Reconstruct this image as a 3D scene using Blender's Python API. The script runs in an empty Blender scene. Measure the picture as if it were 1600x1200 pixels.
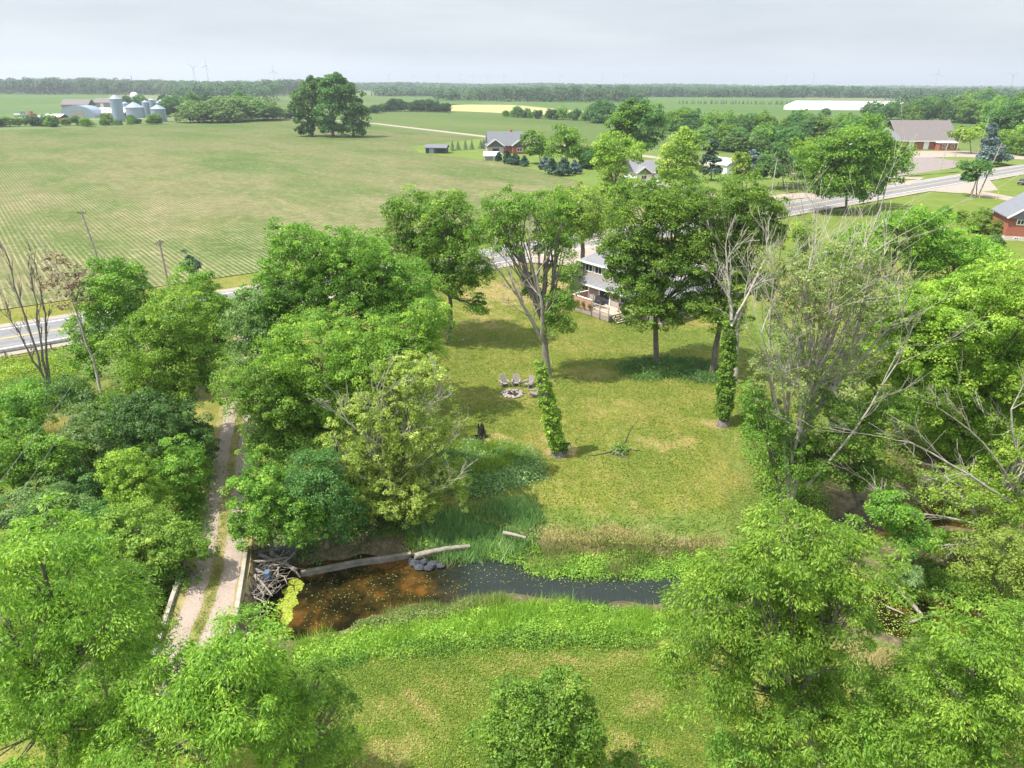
import bpy, math, random
import numpy as np
from mathutils import Vector, Matrix
R = math.radians
S = bpy.context.scene
COL = S.collection
# ------------------------------------------------------------------ camera
F = 1100.0; H = 26.0; PITCH = math.atan(471/1100.0); ROLL = 0.005
_f = Vector((0, math.cos(PITCH), -math.sin(PITCH)))
_r0 = Vector((1, 0, 0)); _u0 = Vector((0, math.sin(PITCH), math.cos(PITCH)))
_r = _r0*math.cos(ROLL) + _u0*math.sin(ROLL)
_u = _u0*math.cos(ROLL) - _r0*math.sin(ROLL)
cam = bpy.data.cameras.new('camera'); camo = bpy.data.objects.new('camera', cam); COL.objects.link(camo)
cam.sensor_width = 36; cam.lens = 36*F/1600; cam.clip_end = 40000; cam.clip_start = 0.5
camo.matrix_world = Matrix(((_r.x, _u.x, -_f.x, 0), (_r.y, _u.y, -_f.y, 0), (_r.z, _u.z, -_f.z, H), (0, 0, 0, 1)))
S.camera = camo
# ------------------------------------------------------------------ world, sun, exposure
SUN_EL = R(59); SUN_AZ = math.atan2(-0.98, -0.30)         # x/y direction towards the sun: left and a little towards the camera
sdir = Vector((-0.955*math.cos(SUN_EL), -0.295*math.cos(SUN_EL), math.sin(SUN_EL)))
w = bpy.data.worlds.new("World"); S.world = w; w.use_nodes = True
nt = w.node_tree; nt.nodes.clear()
out = nt.nodes.new('ShaderNodeOutputWorld'); bg = nt.nodes.new('ShaderNodeBackground')
sky = nt.nodes.new('ShaderNodeTexSky'); sky.sky_type = 'NISHITA'; sky.sun_disc = False
sky.sun_elevation = SUN_EL; sky.sun_rotation = math.atan2(sdir.x, sdir.y)
sky.air_density = 1.2; sky.dust_density = 2.0; sky.ozone_density = 2.0
tc = nt.nodes.new('ShaderNodeTexCoord'); mp = nt.nodes.new('ShaderNodeMapping'); mp.inputs['Scale'].default_value = (1.2, 1.2, 9.0)
nz = nt.nodes.new('ShaderNodeTexNoise'); nz.inputs['Scale'].default_value = 2.6; nz.inputs['Detail'].default_value = 5; nz.inputs['Roughness'].default_value = 0.55
rp = nt.nodes.new('ShaderNodeValToRGB'); rp.color_ramp.elements[0].position = 0.35; rp.color_ramp.elements[1].position = 0.72
rp.color_ramp.elements[0].color = (4.7, 5.1, 5.6, 1); rp.color_ramp.elements[1].color = (6.3, 6.6, 6.9, 1)
mx = nt.nodes.new('ShaderNodeMix'); mx.data_type = 'RGBA'; mx.inputs[0].default_value = 0.80
nt.links.new(tc.outputs['Generated'], mp.inputs['Vector']); nt.links.new(mp.outputs[0], nz.inputs['Vector'])
nt.links.new(nz.outputs['Fac'], rp.inputs[0]); nt.links.new(sky.outputs[0], mx.inputs[6]); nt.links.new(rp.outputs[0], mx.inputs[7])
sz = nt.nodes.new('ShaderNodeSeparateXYZ'); nt.links.new(tc.outputs['Generated'], sz.inputs[0])      # sky brightened higher up, out of view, as added fill light
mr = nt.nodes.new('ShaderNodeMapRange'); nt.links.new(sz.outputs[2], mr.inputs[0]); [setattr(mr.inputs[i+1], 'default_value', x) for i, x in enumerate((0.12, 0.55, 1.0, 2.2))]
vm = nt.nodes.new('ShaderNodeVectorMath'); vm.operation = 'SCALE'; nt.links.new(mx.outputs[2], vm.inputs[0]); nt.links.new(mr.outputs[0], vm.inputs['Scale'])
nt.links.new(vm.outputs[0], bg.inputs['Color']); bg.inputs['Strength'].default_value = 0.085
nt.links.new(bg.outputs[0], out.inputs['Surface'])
sl = bpy.data.lights.new('sun', 'SUN'); sl.energy = 5.0; sl.angle = R(0.6); sl.color = (1.0, 0.95, 0.86)
so = bpy.data.objects.new('sun', sl); COL.objects.link(so); so.location = (-60, -20, 90)
so.rotation_euler = (-sdir).to_track_quat('-Z', 'Y').to_euler()
vs = S.view_settings; vs.view_transform = 'Standard'; vs.look = 'None'; vs.gamma = 1; vs.exposure = 0.72
S.render.engine = 'CYCLES'
S.cycles.max_bounces = 7; S.cycles.diffuse_bounces = 5; S.cycles.glossy_bounces = 2; S.cycles.transmission_bounces = 3
S.cycles.transparent_max_bounces = 6; S.cycles.volume_bounces = 0
# ------------------------------------------------------------------ helpers
def at(px, py, z=0.0):
    d = _f*F + _r*(px-800) + _u*(600-py)
    t = (z-H)/d.z
    return Vector((d.x*t, d.y*t, z))
def at_y(px, py, Y):                       # point seen at a pixel on the upright plane y = Y
    d = _f*F + _r*(px-800) + _u*(600-py)
    t = Y/d.y
    return Vector((d.x*t, Y, H + d.z*t))
def mpp(Y, z=0):                            # metres per photo pixel at distance Y
    return (Y*math.cos(PITCH) + (H-z)*math.sin(PITCH))/F
def tag(o, label=None, cat=None, group=None, kind=None):
    if label: o['label'] = label
    if cat: o['category'] = cat
    if group: o['group'] = group
    if kind: o['kind'] = kind
    return o
def link(name, me, parent=None):
    o = bpy.data.objects.new(name, me); COL.objects.link(o)
    if parent is not None: o.parent = parent
    return o
def empty(name, loc, rz=0, label=None, cat=None, group=None):
    o = bpy.data.objects.new(name, None); COL.objects.link(o); o.location = loc; o.rotation_euler = (0, 0, rz); o.empty_display_size = 0.3
    return tag(o, label, cat, group)
def copy_tree(o, parent=None):
    c = o.copy(); COL.objects.link(c); c.parent = parent
    for ch in list(o.children): copy_tree(ch, c)
    return c
def np_mesh(name, V, Q, mat, var=None, smooth=False, k=4):
    me = bpy.data.meshes.new(name); V = np.asarray(V, np.float32); Q = np.asarray(Q, np.int32).reshape(-1, k)
    me.vertices.add(len(V)); me.vertices.foreach_set('co', V.ravel())
    me.loops.add(Q.size); me.loops.foreach_set('vertex_index', Q.ravel())
    me.polygons.add(len(Q)); me.polygons.foreach_set('loop_start', np.arange(0, Q.size, k, dtype=np.int32))
    me.polygons.foreach_set('loop_total', np.full(len(Q), k, np.int32))
    if smooth: me.polygons.foreach_set('use_smooth', np.ones(len(Q), bool))
    if var is not None:
        a = me.attributes.new('var', 'FLOAT', 'FACE'); a.data.foreach_set('value', np.asarray(var, np.float32))
    me.materials.append(mat); me.update(calc_edges=True)
    return me
class MB:
    def __init__(s): s.v = []; s.f = []
    def add(s, vs_, fs):
        b = len(s.v); s.v += [tuple(v) for v in vs_]; s.f += [tuple(b+i for i in f) for f in fs]; return s
    def box(s, x0, y0, z0, x1, y1, z1):
        return s.add([(x0,y0,z0),(x1,y0,z0),(x1,y1,z0),(x0,y1,z0),(x0,y0,z1),(x1,y0,z1),(x1,y1,z1),(x0,y1,z1)],
                     [(0,3,2,1),(4,5,6,7),(0,1,5,4),(1,2,6,5),(2,3,7,6),(3,0,4,7)])
    def beam(s, a, b, w_, h_):              # square bar from a to b
        a = Vector(a); b = Vector(b); d = (b-a).normalized()
        x = d.cross(Vector((0,0,1)));  x = x.normalized() if x.length > 1e-3 else Vector((1,0,0))
        y = x.cross(d).normalized(); x *= w_/2; y *= h_/2
        return s.add([a-x-y,a+x-y,a+x+y,a-x+y,b-x-y,b+x-y,b+x+y,b-x+y],[(0,3,2,1),(4,5,6,7),(0,1,5,4),(1,2,6,5),(2,3,7,6),(3,0,4,7)])
    def tube(s, pts, rad, n=6, cap=True):
        pts = [Vector(p) for p in pts]; b = len(s.v); m = len(pts)
        for i, p in enumerate(pts):
            d = (pts[min(i+1, m-1)]-pts[max(i-1, 0)]).normalized()
            x = d.cross(Vector((0.13, 0.99, 0.05))); x = x.normalized() if x.length > 1e-3 else Vector((1,0,0)); y = d.cross(x)
            r = rad[i] if hasattr(rad, '__len__') else rad
            for k in range(n):
                a = 2*math.pi*k/n; s.v.append(tuple(p + x*(r*math.cos(a)) + y*(r*math.sin(a))))
        for i in range(m-1):
            for k in range(n):
                s.f.append((b+i*n+k, b+i*n+(k+1) % n, b+(i+1)*n+(k+1) % n, b+(i+1)*n+k))
        if cap: s.f.append(tuple(b+k for k in range(n))[::-1]); s.f.append(tuple(b+(m-1)*n+k for k in range(n)))
        return s
    def lathe(s, prof, c=(0,0,0), n=24):    # prof: [(r, z)]
        b = len(s.v)
        for r, z in prof:
            for k in range(n):
                a = 2*math.pi*k/n; s.v.append((c[0]+r*math.cos(a), c[1]+r*math.sin(a), c[2]+z))
        for i in range(len(prof)-1):
            for k in range(n): s.f.append((b+i*n+k, b+i*n+(k+1) % n, b+(i+1)*n+(k+1) % n, b+(i+1)*n+k))
        return s
    def blob(s, c, r, rng, n=6, m=9, j=0.25):
        b = len(s.v)
        for i in range(n+1):
            t = math.pi*i/n
            for k in range(m):
                a = 2*math.pi*k/m; q = 1+rng.uniform(-j, j)
                s.v.append((c[0]+r[0]*q*math.sin(t)*math.cos(a), c[1]+r[1]*q*math.sin(t)*math.sin(a), c[2]+r[2]*math.cos(t)*(1 if i in (0, n) else q)))
        for i in range(n):
            for k in range(m): s.f.append((b+i*m+k, b+(i+1)*m+k, b+(i+1)*m+(k+1) % m, b+i*m+(k+1) % m))
        return s
    def build(s, name, mat, parent=None, smooth=False):
        me = bpy.data.meshes.new(name); me.from_pydata(s.v, [], s.f); me.materials.append(mat)
        if smooth: me.polygons.foreach_set('use_smooth', [True]*len(me.polygons))
        me.update(); return link(name, me, parent)
# ------------------------------------------------------------------ materials
def newmat(name):
    m = bpy.data.materials.new(name); m.use_nodes = True; t = m.node_tree
    return m, t, t.nodes['Principled BSDF']
def ramp(t, cols):
    r = t.nodes.new('ShaderNodeValToRGB'); e = r.color_ramp.elements
    while len(e) < len(cols): e.new(0.5)
    for i, (p, c) in enumerate(cols): e[i].position = p; e[i].color = (*c, 1)
    return r
def noise(t, vec, scale, detail=4, rough=0.55):
    n = t.nodes.new('ShaderNodeTexNoise'); n.inputs['Scale'].default_value = scale; n.inputs['Detail'].default_value = detail
    n.inputs['Roughness'].default_value = rough; t.links.new(vec, n.inputs['Vector']); return n.outputs['Fac']
def obvec(t):
    return t.nodes.new('ShaderNodeTexCoord').outputs['Object']
def mixc(t, fac, a, b, mode='MIX'):
    m = t.nodes.new('ShaderNodeMix'); m.data_type = 'RGBA'; m.blend_type = mode; m.clamp_factor = True
    for s_, v in ((m.inputs[0], fac), (m.inputs[6], a), (m.inputs[7], b)):
        if isinstance(v, (int, float)): s_.default_value = v
        elif isinstance(v, tuple): s_.default_value = (*v, 1)
        else: t.links.new(v, s_)
    return m.outputs[2]
def math_(t, op, a, b=None, c=None):
    m = t.nodes.new('ShaderNodeMath'); m.operation = op
    for i, v in enumerate((a, b, c)):
        if v is None: continue
        if isinstance(v, (int, float)): m.inputs[i].default_value = v
        else: t.links.new(v, m.inputs[i])
    return m.outputs[0]
def maprange(t, v, a, b, c=0.0, d=1.0):
    m = t.nodes.new('ShaderNodeMapRange'); t.links.new(v, m.inputs[0])
    for i, x in enumerate((a, b, c, d)): m.inputs[i+1].default_value = x
    return m.outputs[0]
def bump(t, h, bs, strength=0.5, dist=0.1):
    b = t.nodes.new('ShaderNodeBump'); b.inputs['Strength'].default_value = strength; b.inputs['Distance'].default_value = dist
    t.links.new(h, b.inputs['Height']); t.links.new(b.outputs[0], bs.inputs['Normal'])
def simple(name, c, rough=0.8, var=0.15, scale=3.0, metal=0.0, bmp=0.0):
    m, t, bs = newmat(name); v = obvec(t); n = noise(t, v, scale, 5)
    r = ramp(t, [(0.3, tuple(x*(1-var) for x in c)), (0.7, tuple(min(1, x*(1+var)) for x in c))]); t.links.new(n, r.inputs[0])
    t.links.new(r.outputs[0], bs.inputs['Base Color']); bs.inputs['Roughness'].default_value = rough; bs.inputs['Metallic'].default_value = metal
    if bmp: bump(t, n, bs, bmp)
    return m
def leafmat(name, c0, c1, c2, trans=0.44, rough=0.55):
    m, t, bs = newmat(name); K = 1.27 if name not in ('algae', 'leaf_brown') else 1.0
    c0, c1, c2 = [tuple(x*K for x in c) for c in (c0, c1, c2)]
    a = t.nodes.new('ShaderNodeAttribute'); a.attribute_name = 'var'
    r = ramp(t, [(0.0, c0), (0.5, c1), (1.0, c2)]); t.links.new(a.outputs['Fac'], r.inputs[0])
    oi = t.nodes.new('ShaderNodeObjectInfo'); hs = t.nodes.new('ShaderNodeHueSaturation')
    t.links.new(maprange(t, oi.outputs['Random'], 0, 1, 0.487, 0.503), hs.inputs['Hue'])
    t.links.new(maprange(t, oi.outputs['Random'], 0, 1, 0.85, 1.15), hs.inputs['Value'])
    t.links.new(r.outputs[0], hs.inputs['Color']); c = hs.outputs[0]
    t.links.new(c, bs.inputs['Base Color']); bs.inputs['Roughness'].default_value = rough
    bs.inputs['Specular IOR Level'].default_value = 0.1 if name == 'leaf_far' else 0.4
    tr = t.nodes.new('ShaderNodeBsdfTranslucent'); g = t.nodes.new('ShaderNodeGamma'); g.inputs[1].default_value = 1.0
    tc_ = mixc(t, 1.0, c, (1.15, 1.25, 0.6), 'MULTIPLY'); t.links.new(tc_, tr.inputs['Color'])
    ms = t.nodes.new('ShaderNodeMixShader'); ms.inputs[0].default_value = trans
    t.links.new(bs.outputs[0], ms.inputs[1]); t.links.new(tr.outputs[0], ms.inputs[2])
    t.links.new(ms.outputs[0], t.nodes['Material Output'].inputs['Surface'])
    return m
L = {
 'bright': leafmat('leaf_bright', (.066,.16,.017), (.138,.275,.028), (.285,.435,.055)),
 'mid':    leafmat('leaf_mid', (.055,.135,.018), (.115,.23,.027), (.25,.38,.055)),
 'dark':   leafmat('leaf_dark', (.04,.105,.028), (.07,.165,.038), (.13,.245,.06)),
 'silver': leafmat('leaf_silver', (.06,.13,.035), (.12,.22,.055), (.25,.36,.14)),
 'yellow': leafmat('leaf_yellow', (.095,.18,.018), (.18,.295,.03), (.35,.45,.075)),
 'olive':  leafmat('leaf_olive', (.09,.16,.022), (.16,.25,.035), (.29,.37,.07)),
 'spruce': leafmat('needle_spruce', (.025,.055,.035), (.04,.085,.05), (.07,.13,.075), 0.1),
 'blue':   leafmat('needle_blue', (.06,.10,.09), (.09,.14,.13), (.15,.21,.20), 0.1),
 'far':    leafmat('leaf_far', (.026,.06,.026), (.040,.085,.032), (.062,.115,.04), 0.2),
 'brown':  leafmat('leaf_brown', (.16,.12,.07), (.22,.16,.10), (.28,.21,.13), 0.2),
 'weed':   leafmat('leaf_weed', (.09,.18,.022), (.17,.30,.035), (.33,.43,.08)),
 'reed':   leafmat('leaf_reed', (.07,.15,.05), (.14,.24,.085), (.30,.40,.18)),
 'straw':  leafmat('leaf_straw', (.25,.22,.09), (.38,.33,.16), (.52,.46,.26), 0.25),
 'dying':  leafmat('leaf_dying', (.13,.22,.035), (.26,.38,.06), (.50,.58,.18)),
 'lawn':   leafmat('lawn_blades', (.085,.15,.016), (.15,.20,.026), (.33,.27,.11)),
 'mixed':  leafmat('leaf_mixed', (.10,.16,.04), (.17,.22,.07), (.30,.32,.14)),
}
BARK = simple('bark', (.145,.13,.11), 0.9, 0.4, 2.5, bmp=0.6)
PALEBARK = simple('pale_bark', (.36,.33,.28), 0.9, 0.3, 3, bmp=0.4)
SHADOWTONE = simple('shadow_tone', (.05,.038,.03), 0.9, 0.4, 3, bmp=0.6)  # dark tone of the strands drawn for the trunk shadow on the lawn
WOOD = simple('grey_wood', (.24,.21,.175), 0.9, 0.3, 4, bmp=0.4)
# ------------------------------------------------------------------ leaves and trees
rs = np.random.RandomState(7)
NLEAF = 0
def unit(a): return a/np.maximum(np.linalg.norm(a, axis=1, keepdims=True), 1e-6)
def leaves(c, nrm, size, aspect=0.55, droop=None):
    """rhombus leaves at c with normals nrm"""
    global NLEAF
    n = len(c); NLEAF += n
    t = unit(np.cross(nrm, rs.normal(size=(n, 3)))); b = np.cross(nrm, t)
    if droop is not None:                                  # long axis hangs outwards and down
        d = droop - nrm*np.sum(droop*nrm, axis=1, keepdims=True); t = unit(d+rs.normal(scale=.25, size=(n, 3))); b = unit(np.cross(nrm, t))
    s = size[:, None]*0.5
    V = np.empty((n, 4, 3), np.float32)
    V[:, 0] = c-t*s; V[:, 1] = c+b*s*aspect+t*s*0.1; V[:, 2] = c+t*s; V[:, 3] = c-b*s*aspect+t*s*0.1
    return V.reshape(-1, 3)
def cluster_leaves(cc, rc, out_dir, nl, s, flat=0.6, frond=False, jit=0.75):
    m = len(cc); u = rs.normal(size=(m, nl, 3)); u /= np.linalg.norm(u, axis=2, keepdims=True)
    od = out_dir[:, None, :]
    u = u + od*0.55 + np.array([0, 0, 0.35]); u /= np.linalg.norm(u, axis=2, keepdims=True)
    rad = rs.uniform(0.55, 1.05, (m, nl, 1))*rc[:, None, None]
    p = cc[:, None, :] + u*rad*np.array([1, 1, flat])
    nr = u*0.9 + np.array([0, 0, 0.55]) + rs.normal(scale=jit, size=u.shape)
    p = p.reshape(-1, 3); nr = unit(nr.reshape(-1, 3))
    size = s*rs.uniform(0.6, 1.4, len(p))*np.repeat(rs.uniform(.75, 1.3, m), nl)
    dr = None
    if frond:
        dr = unit((u*np.array([1, 1, 0.2])+np.array([0, 0, -0.55])).reshape(-1, 3))
    V = leaves(p, nr, size, 0.34 if frond else 0.6, dr)
    base = np.repeat(rs.normal(0.5, 0.17, m), nl) + rs.normal(0, 0.17, m*nl)
    return V, np.clip(base, 0, 1)
def lobe_clusters(c, r, rc, dens, seed):
    rr = np.random.RandomState(seed)
    rm = (r[0]*r[1]*r[2])**(1/3.)
    n = max(6, int(4*math.pi*rm*rm/(rc*rc*1.55)*dens))
    u = rr.normal(size=(n, 3)); u = unit(u); u[:, 2] = np.where(u[:, 2] < -0.35, -u[:, 2]*0.6, u[:, 2]); u = unit(u)
    k = rr.uniform(-3, 3, (4, 3)); ph = rr.uniform(0, 6, 4)
    lump = 1 + 0.14*sum(np.sin(u@k[i]*1.5+ph[i]) for i in range(4))
    rad = np.where(rr.rand(n) < 0.72, rr.uniform(0.78, 1.06, n), rr.uniform(0.4, 0.8, n))*lump
    return c + u*np.array(r)*rad[:, None], u, rc*rr.uniform(0.45, 1.5, n)
def limb(mb, a, b, r0, r1, rng, k=4, bend=0.08, n=5):
    a = Vector(a); b = Vector(b); ln = (b-a).length; pts = []; rad = []
    off = Vector((rng.uniform(-1, 1), rng.uniform(-1, 1), rng.uniform(-0.2, 1)))*ln*bend
    for i in range(k+1):
        t = i/k; pts.append(a.lerp(b, t) + off*math.sin(math.pi*t) + Vector((rng.uniform(-1,1), rng.uniform(-1,1), 0))*ln*0.012*(0 < i < k)); rad.append(r0*(1-t)+r1*t)
    mb.tube(pts, rad, n, False); return pts
def bare(mb, p, d, ln, r, depth, rng, spread=0.5, up=0.15, minr=0.012):
    """recursive leafless branch"""
    d = Vector(d).normalized(); pts = [Vector(p)]; k = 4; rad = [r]
    for i in range(k):
        d = (d + Vector((rng.uniform(-1,1), rng.uniform(-1,1), rng.uniform(-1,1)))*0.13 + Vector((0,0,up*0.12))).normalized()
        pts.append(pts[-1]+d*ln/k); rad.append(max(minr, r*(1-0.6*(i+1)/k)))
    mb.tube(pts, rad, 5 if r > 0.06 else 3, False)
    if depth > 0:
        for i in range(rng.choice([2, 3, 3, 4])):
            j = rng.choice([1, 2, 3, 4]); nd = (d + Vector((rng.uniform(-1,1), rng.uniform(-1,1), rng.uniform(-.6,1)))*spread*1.3 + Vector((0,0,up))).normalized()
            bare(mb, pts[j], nd, ln*rng.uniform(0.5, 0.8), max(minr, rad[j]*0.62), depth-1, rng, spread, up, minr)
def make_tree(name, label, base, lobes, leaf='mid', cat='tree', dens=1.0, seed=0, trunk=None, bark=None, frond=False, nl=70,
              lean=None, dead=None, group=None, ls=1.0, Y=None, rcs=1.0, depthk=0.9, fork=0.45, bushy=False, z0=0.0):
    """base: photo pixel of the foot; lobes: (px, py, rx, ry[, dY]) in photo pixels at the tree's own distance"""
    rng = random.Random(seed*17+5); P = at(base[0], base[1], z0); Y0 = P.y
    dist = math.hypot(P.x, P.y, ) ; dist = math.sqrt(P.x**2+P.y**2+(H*0.6)**2)
    root = empty(name, P, 0, label, cat, group)
    s = max(0.125, dist*0.0026)*ls; nl = int(nl*1.35); rc = max(0.5, dist*0.0105)*rcs
    Vs = []; As = []; mbt = MB(); tops = []
    for i, lb in enumerate(lobes):
        px, py, rx, ry = lb[:4]; dY = lb[4] if len(lb) > 4 else 0.0
        c = at_y(px, py, Y0+dY); k = (c-Vector((0, 0, H))).length*0+((c.y*math.cos(PITCH)+(H-c.z)*math.sin(PITCH))/F)
        cz = 1/math.cos(PITCH*0.9)
        r = (rx*k, max(rx*k*depthk, 0.5), ry*k*cz)
        cn = np.array([c.x, c.y, c.z])
        cc, u, rr = lobe_clusters(cn, r, min(rc, min(r)*0.6+0.1), dens, seed*31+i)
        ok = cc[:, 2] > 0.1+z0; cc, u, rr = cc[ok], u[ok], rr[ok]
        if len(cc) == 0: continue
        V, a = cluster_leaves(cc, rr, u, nl, s, frond=frond)
        Vs.append(V); As.append(a); tops.append((c, r, cc))
    V = np.concatenate(Vs) - np.array([P.x, P.y, P.z]); A = np.concatenate(As)
    link('crown', np_mesh('crown', V, np.arange(len(V)), L[leaf], A), root)
    hh = max((c.z+r[2]) for c, r, _ in tops); tr = trunk if trunk else max(0.12, hh*0.017)
    cen = sum((c for c, _, _ in tops), Vector())/len(tops)
    low = min(c.z - r[2]*0.6 for c, r, _ in tops)
    fz = max(hh*0.12, min(hh*fork, low+0.15*(hh-low)) if not bushy else hh*0.15)
    fp = Vector(((P.x*0.55+cen.x*0.45), (P.y*0.55+cen.y*0.45), fz))
    if not bushy or hh > 3:
        limb(mbt, P+Vector((0, 0, -0.3)), fp, tr, tr*0.7, rng, 6, 0.02, 9)
        mbt.tube([P+Vector((0,0,-.2)), P+Vector((0,0,.35))], [tr*1.5, tr*1.0], 9, False)
    for c, r, cc in tops:
        e = Vector(c)+Vector((0, 0, r[2]*0.35)); pts = limb(mbt, fp, e, tr*0.55, tr*0.16, rng, 5, 0.07, 6)
        for q in range(min(len(cc), 14)):
            t = cc[rng.randrange(len(cc))]; j = rng.choice([1, 2, 3, 4]); limb(mbt, pts[j], Vector(t), tr*0.22, tr*0.05, rng, 3, 0.1, 4)
    if not bushy or hh > 3:
        for q, v in enumerate(mbt.v): mbt.v[q] = (v[0]-P.x, v[1]-P.y, v[2]-P.z)
        mbt.build('trunk', bark or BARK, root, True)
    if dead:
        md = MB()
        for (ax, ay, bx, by, r0, dep, *q) in dead:         # a dead limb between two pixels, then branching on
            dy = q[0] if q else 0; a = at_y(ax, ay, Y0+dy*0.4) if not (len(q) > 1) else at(ax, ay, z0); b = at_y(bx, by, Y0+dy)
            a -= P; b -= P; r0 *= .62; pts = limb(md, a, b, r0, r0*0.35, rng, 6, 0.05, 6)
            d = (b-a); ln = d.length
            for j in (2, 3, 4, 5, 6, 6):
                nd = d.normalized()+Vector((rng.uniform(-1,1), rng.uniform(-1,1), rng.uniform(-.5,.7)))*0.75
                bare(md, pts[j], nd, ln*rng.uniform(0.15, 0.36), r0*0.32, dep, rng, 0.45, 0.05, max(.009, dist*.00017))
        md.build('dead_branches', PALEBARK, root, True)
    return root
ORD = 'first second third fourth fifth sixth seventh eighth ninth tenth eleventh twelfth thirteenth fourteenth fifteenth sixteenth seventeenth eighteenth nineteenth twentieth'.split()
ORD += ['twenty-'+o for o in ORD[:9]]+['thirtieth']+['thirty-'+o for o in ORD[:9]]+['fortieth']+['forty-'+o for o in ORD[:9]]
# ------------------------------------------------------------------ terrain
U = (at(1500, 280)-at(0, 530)).normalized(); N = Vector((-U.y, U.x, 0))      # along and across the highway
R0 = at(0, 530)
def road_pt(a, b, z=0.0): p = R0+U*a+N*b; return Vector((p.x, p.y, z))       # metres along / across the highway
ZW = -1.5
creek_px = [(-260,1075,2.2),(-60,1030,2.2),(120,990,2.2),(262,962,2.3),(330,945,2.4),(400,930,3.0),(470,937,3.1),(560,920,2.7),(640,906,2.3),(740,893,2.4),(850,903,1.75),(960,908,1.7),
            (1060,912,1.9),(1180,905,1.6),(1310,915,1.8),(1400,955,2.3),(1500,945,2.2),(1620,920,2.2),(1800,900,2.4)]
creek = [(*at(a, b, ZW)[:2], w_) for a, b, w_ in creek_px]
pool = [(*at(a, b, ZW)[:2], w_) for a, b, w_ in [(1180,905,1.2),(1270,850,1.4),(1335,825,1.7),(1420,805,1.7),(1520,800,1.6),(1660,790,1.6)]]
def dpoly(X, Y, pl):
    D = np.full(X.shape, 1e9)
    for (x0, y0, w0), (x1, y1, w1) in zip(pl[:-1], pl[1:]):
        dx, dy = x1-x0, y1-y0; t = np.clip(((X-x0)*dx+(Y-y0)*dy)/(dx*dx+dy*dy), 0, 1)
        D = np.minimum(D, np.hypot(X-x0-t*dx, Y-y0-t*dy)-(w0+t*(w1-w0)))
    return D
def sstep(x, a, b): t = np.clip((x-a)/(b-a), 0, 1); return t*t*(3-2*t)
drive = [(*at(a, b)[:2], 0) for a, b in [(292,1110),(300,1010),(327,940),(340,890),(352,800),(366,700),(384,600),(392,540),(392,478)]]
bank_l = lambda X, Y: 0.35*np.sin(X*0.9+1)+0.25*np.sin(X*2.1+Y)+0.2*np.sin(X*0.43-Y*1.3)
def ground_z(X, Y):
    dc = np.minimum(dpoly(X, Y, creek), dpoly(X, Y, pool)+0.2) + bank_l(X, Y)*0.7
    z = -2.0 + sstep(dc, -1.2, 1.4)*0.95 + sstep(dc, 1.0, 6.5)*1.05
    und = 0.10*np.sin(X*0.21+1.3)*np.sin(Y*0.17)+0.05*np.sin(X*0.53+Y*0.4)
    near = 1-sstep(np.hypot(X, Y-50), 70, 110)
    und = und*sstep(-((X-R0.x)*N.x+(Y-R0.y)*N.y), 7, 14)
    z = z + und*near*sstep(dc, 3, 9) - 0.06*near*sstep(dc, 5, 9)
    dd = dpoly(X, Y, drive)
    fill = 1-sstep(dd, 1.95, 2.45+0.8*sstep(Y, 36.5, 39)+0.8*(1-sstep(Y, 24, 27)))
    z = np.where(z < 0.0, z*(1-fill), z*(1-fill))
    dr = np.abs((X-R0.x)*N.x+(Y-R0.y)*N.y)
    z = z*sstep(dr, 7, 14)
    z = z - 0.55*np.exp(-((dr-9.0)/1.6)**2)*(np.hypot(X, Y) < 400)       # roadside ditches
    return z
def gz(x, y): return float(ground_z(np.array([float(x)]), np.array([float(y)]))[0])
def axis(lo, hi, step, far, k=1.13):
    a = list(np.arange(lo, hi+step/2, step)); s_ = step; b = hi
    while b < far: s_ *= k; b += s_; a.append(b)
    s_ = step; b = lo; pre = []
    while b > -far: s_ *= k; b -= s_; pre.append(b)
    return np.array(pre[::-1]+a)
gx = axis(-58, 62, 0.36, 24000); gy = axis(14, 120, 0.36, 24000); gy = gy[gy > -900]
XX, YY = np.meshgrid(gx, gy); ZZ = ground_z(XX.ravel(), YY.ravel()).reshape(XX.shape)
nx, ny = len(gx), len(gy); idx = np.arange(nx*ny).reshape(ny, nx)
Q = np.stack([idx[:-1, :-1], idx[:-1, 1:], idx[1:, 1:], idx[1:, :-1]], -1).reshape(-1, 4)
GV = np.stack([XX, YY, ZZ], -1).reshape(-1, 3)
# ground cover masks: R dry / bare, G rough lush growth, B mud and litter
X1, Y1 = XX.ravel(), YY.ravel()
dcr = np.minimum(dpoly(X1, Y1, creek), dpoly(X1, Y1, pool)) + bank_l(X1, Y1)*0.7
dry = np.zeros(len(X1)); rough = np.zeros(len(X1)); mud = np.zeros(len(X1))
def spotv(X1, Y1, px, py, rx, ry, v, soft=0.6):           # an irregular patch of ground about a photo point
    c = at(px, py); k = mpp(c.y); a = rx*k; b = ry*k/max(0.25, math.sin(math.atan2(H, c.y)))
    d = np.hypot((X1-c.x)/a, (Y1-c.y)/b) + 0.22*np.sin(X1*1.7+Y1)+0.18*np.sin(Y1*2.3-X1*1.1)+0.12*np.sin(X1*4.1+Y1*3.3)
    return (1-sstep(d, 1-soft, 1+soft*0.4))*v
def spot(arr, *s_): np.maximum(arr, spotv(X1, Y1, *s_), out=arr)
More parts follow.
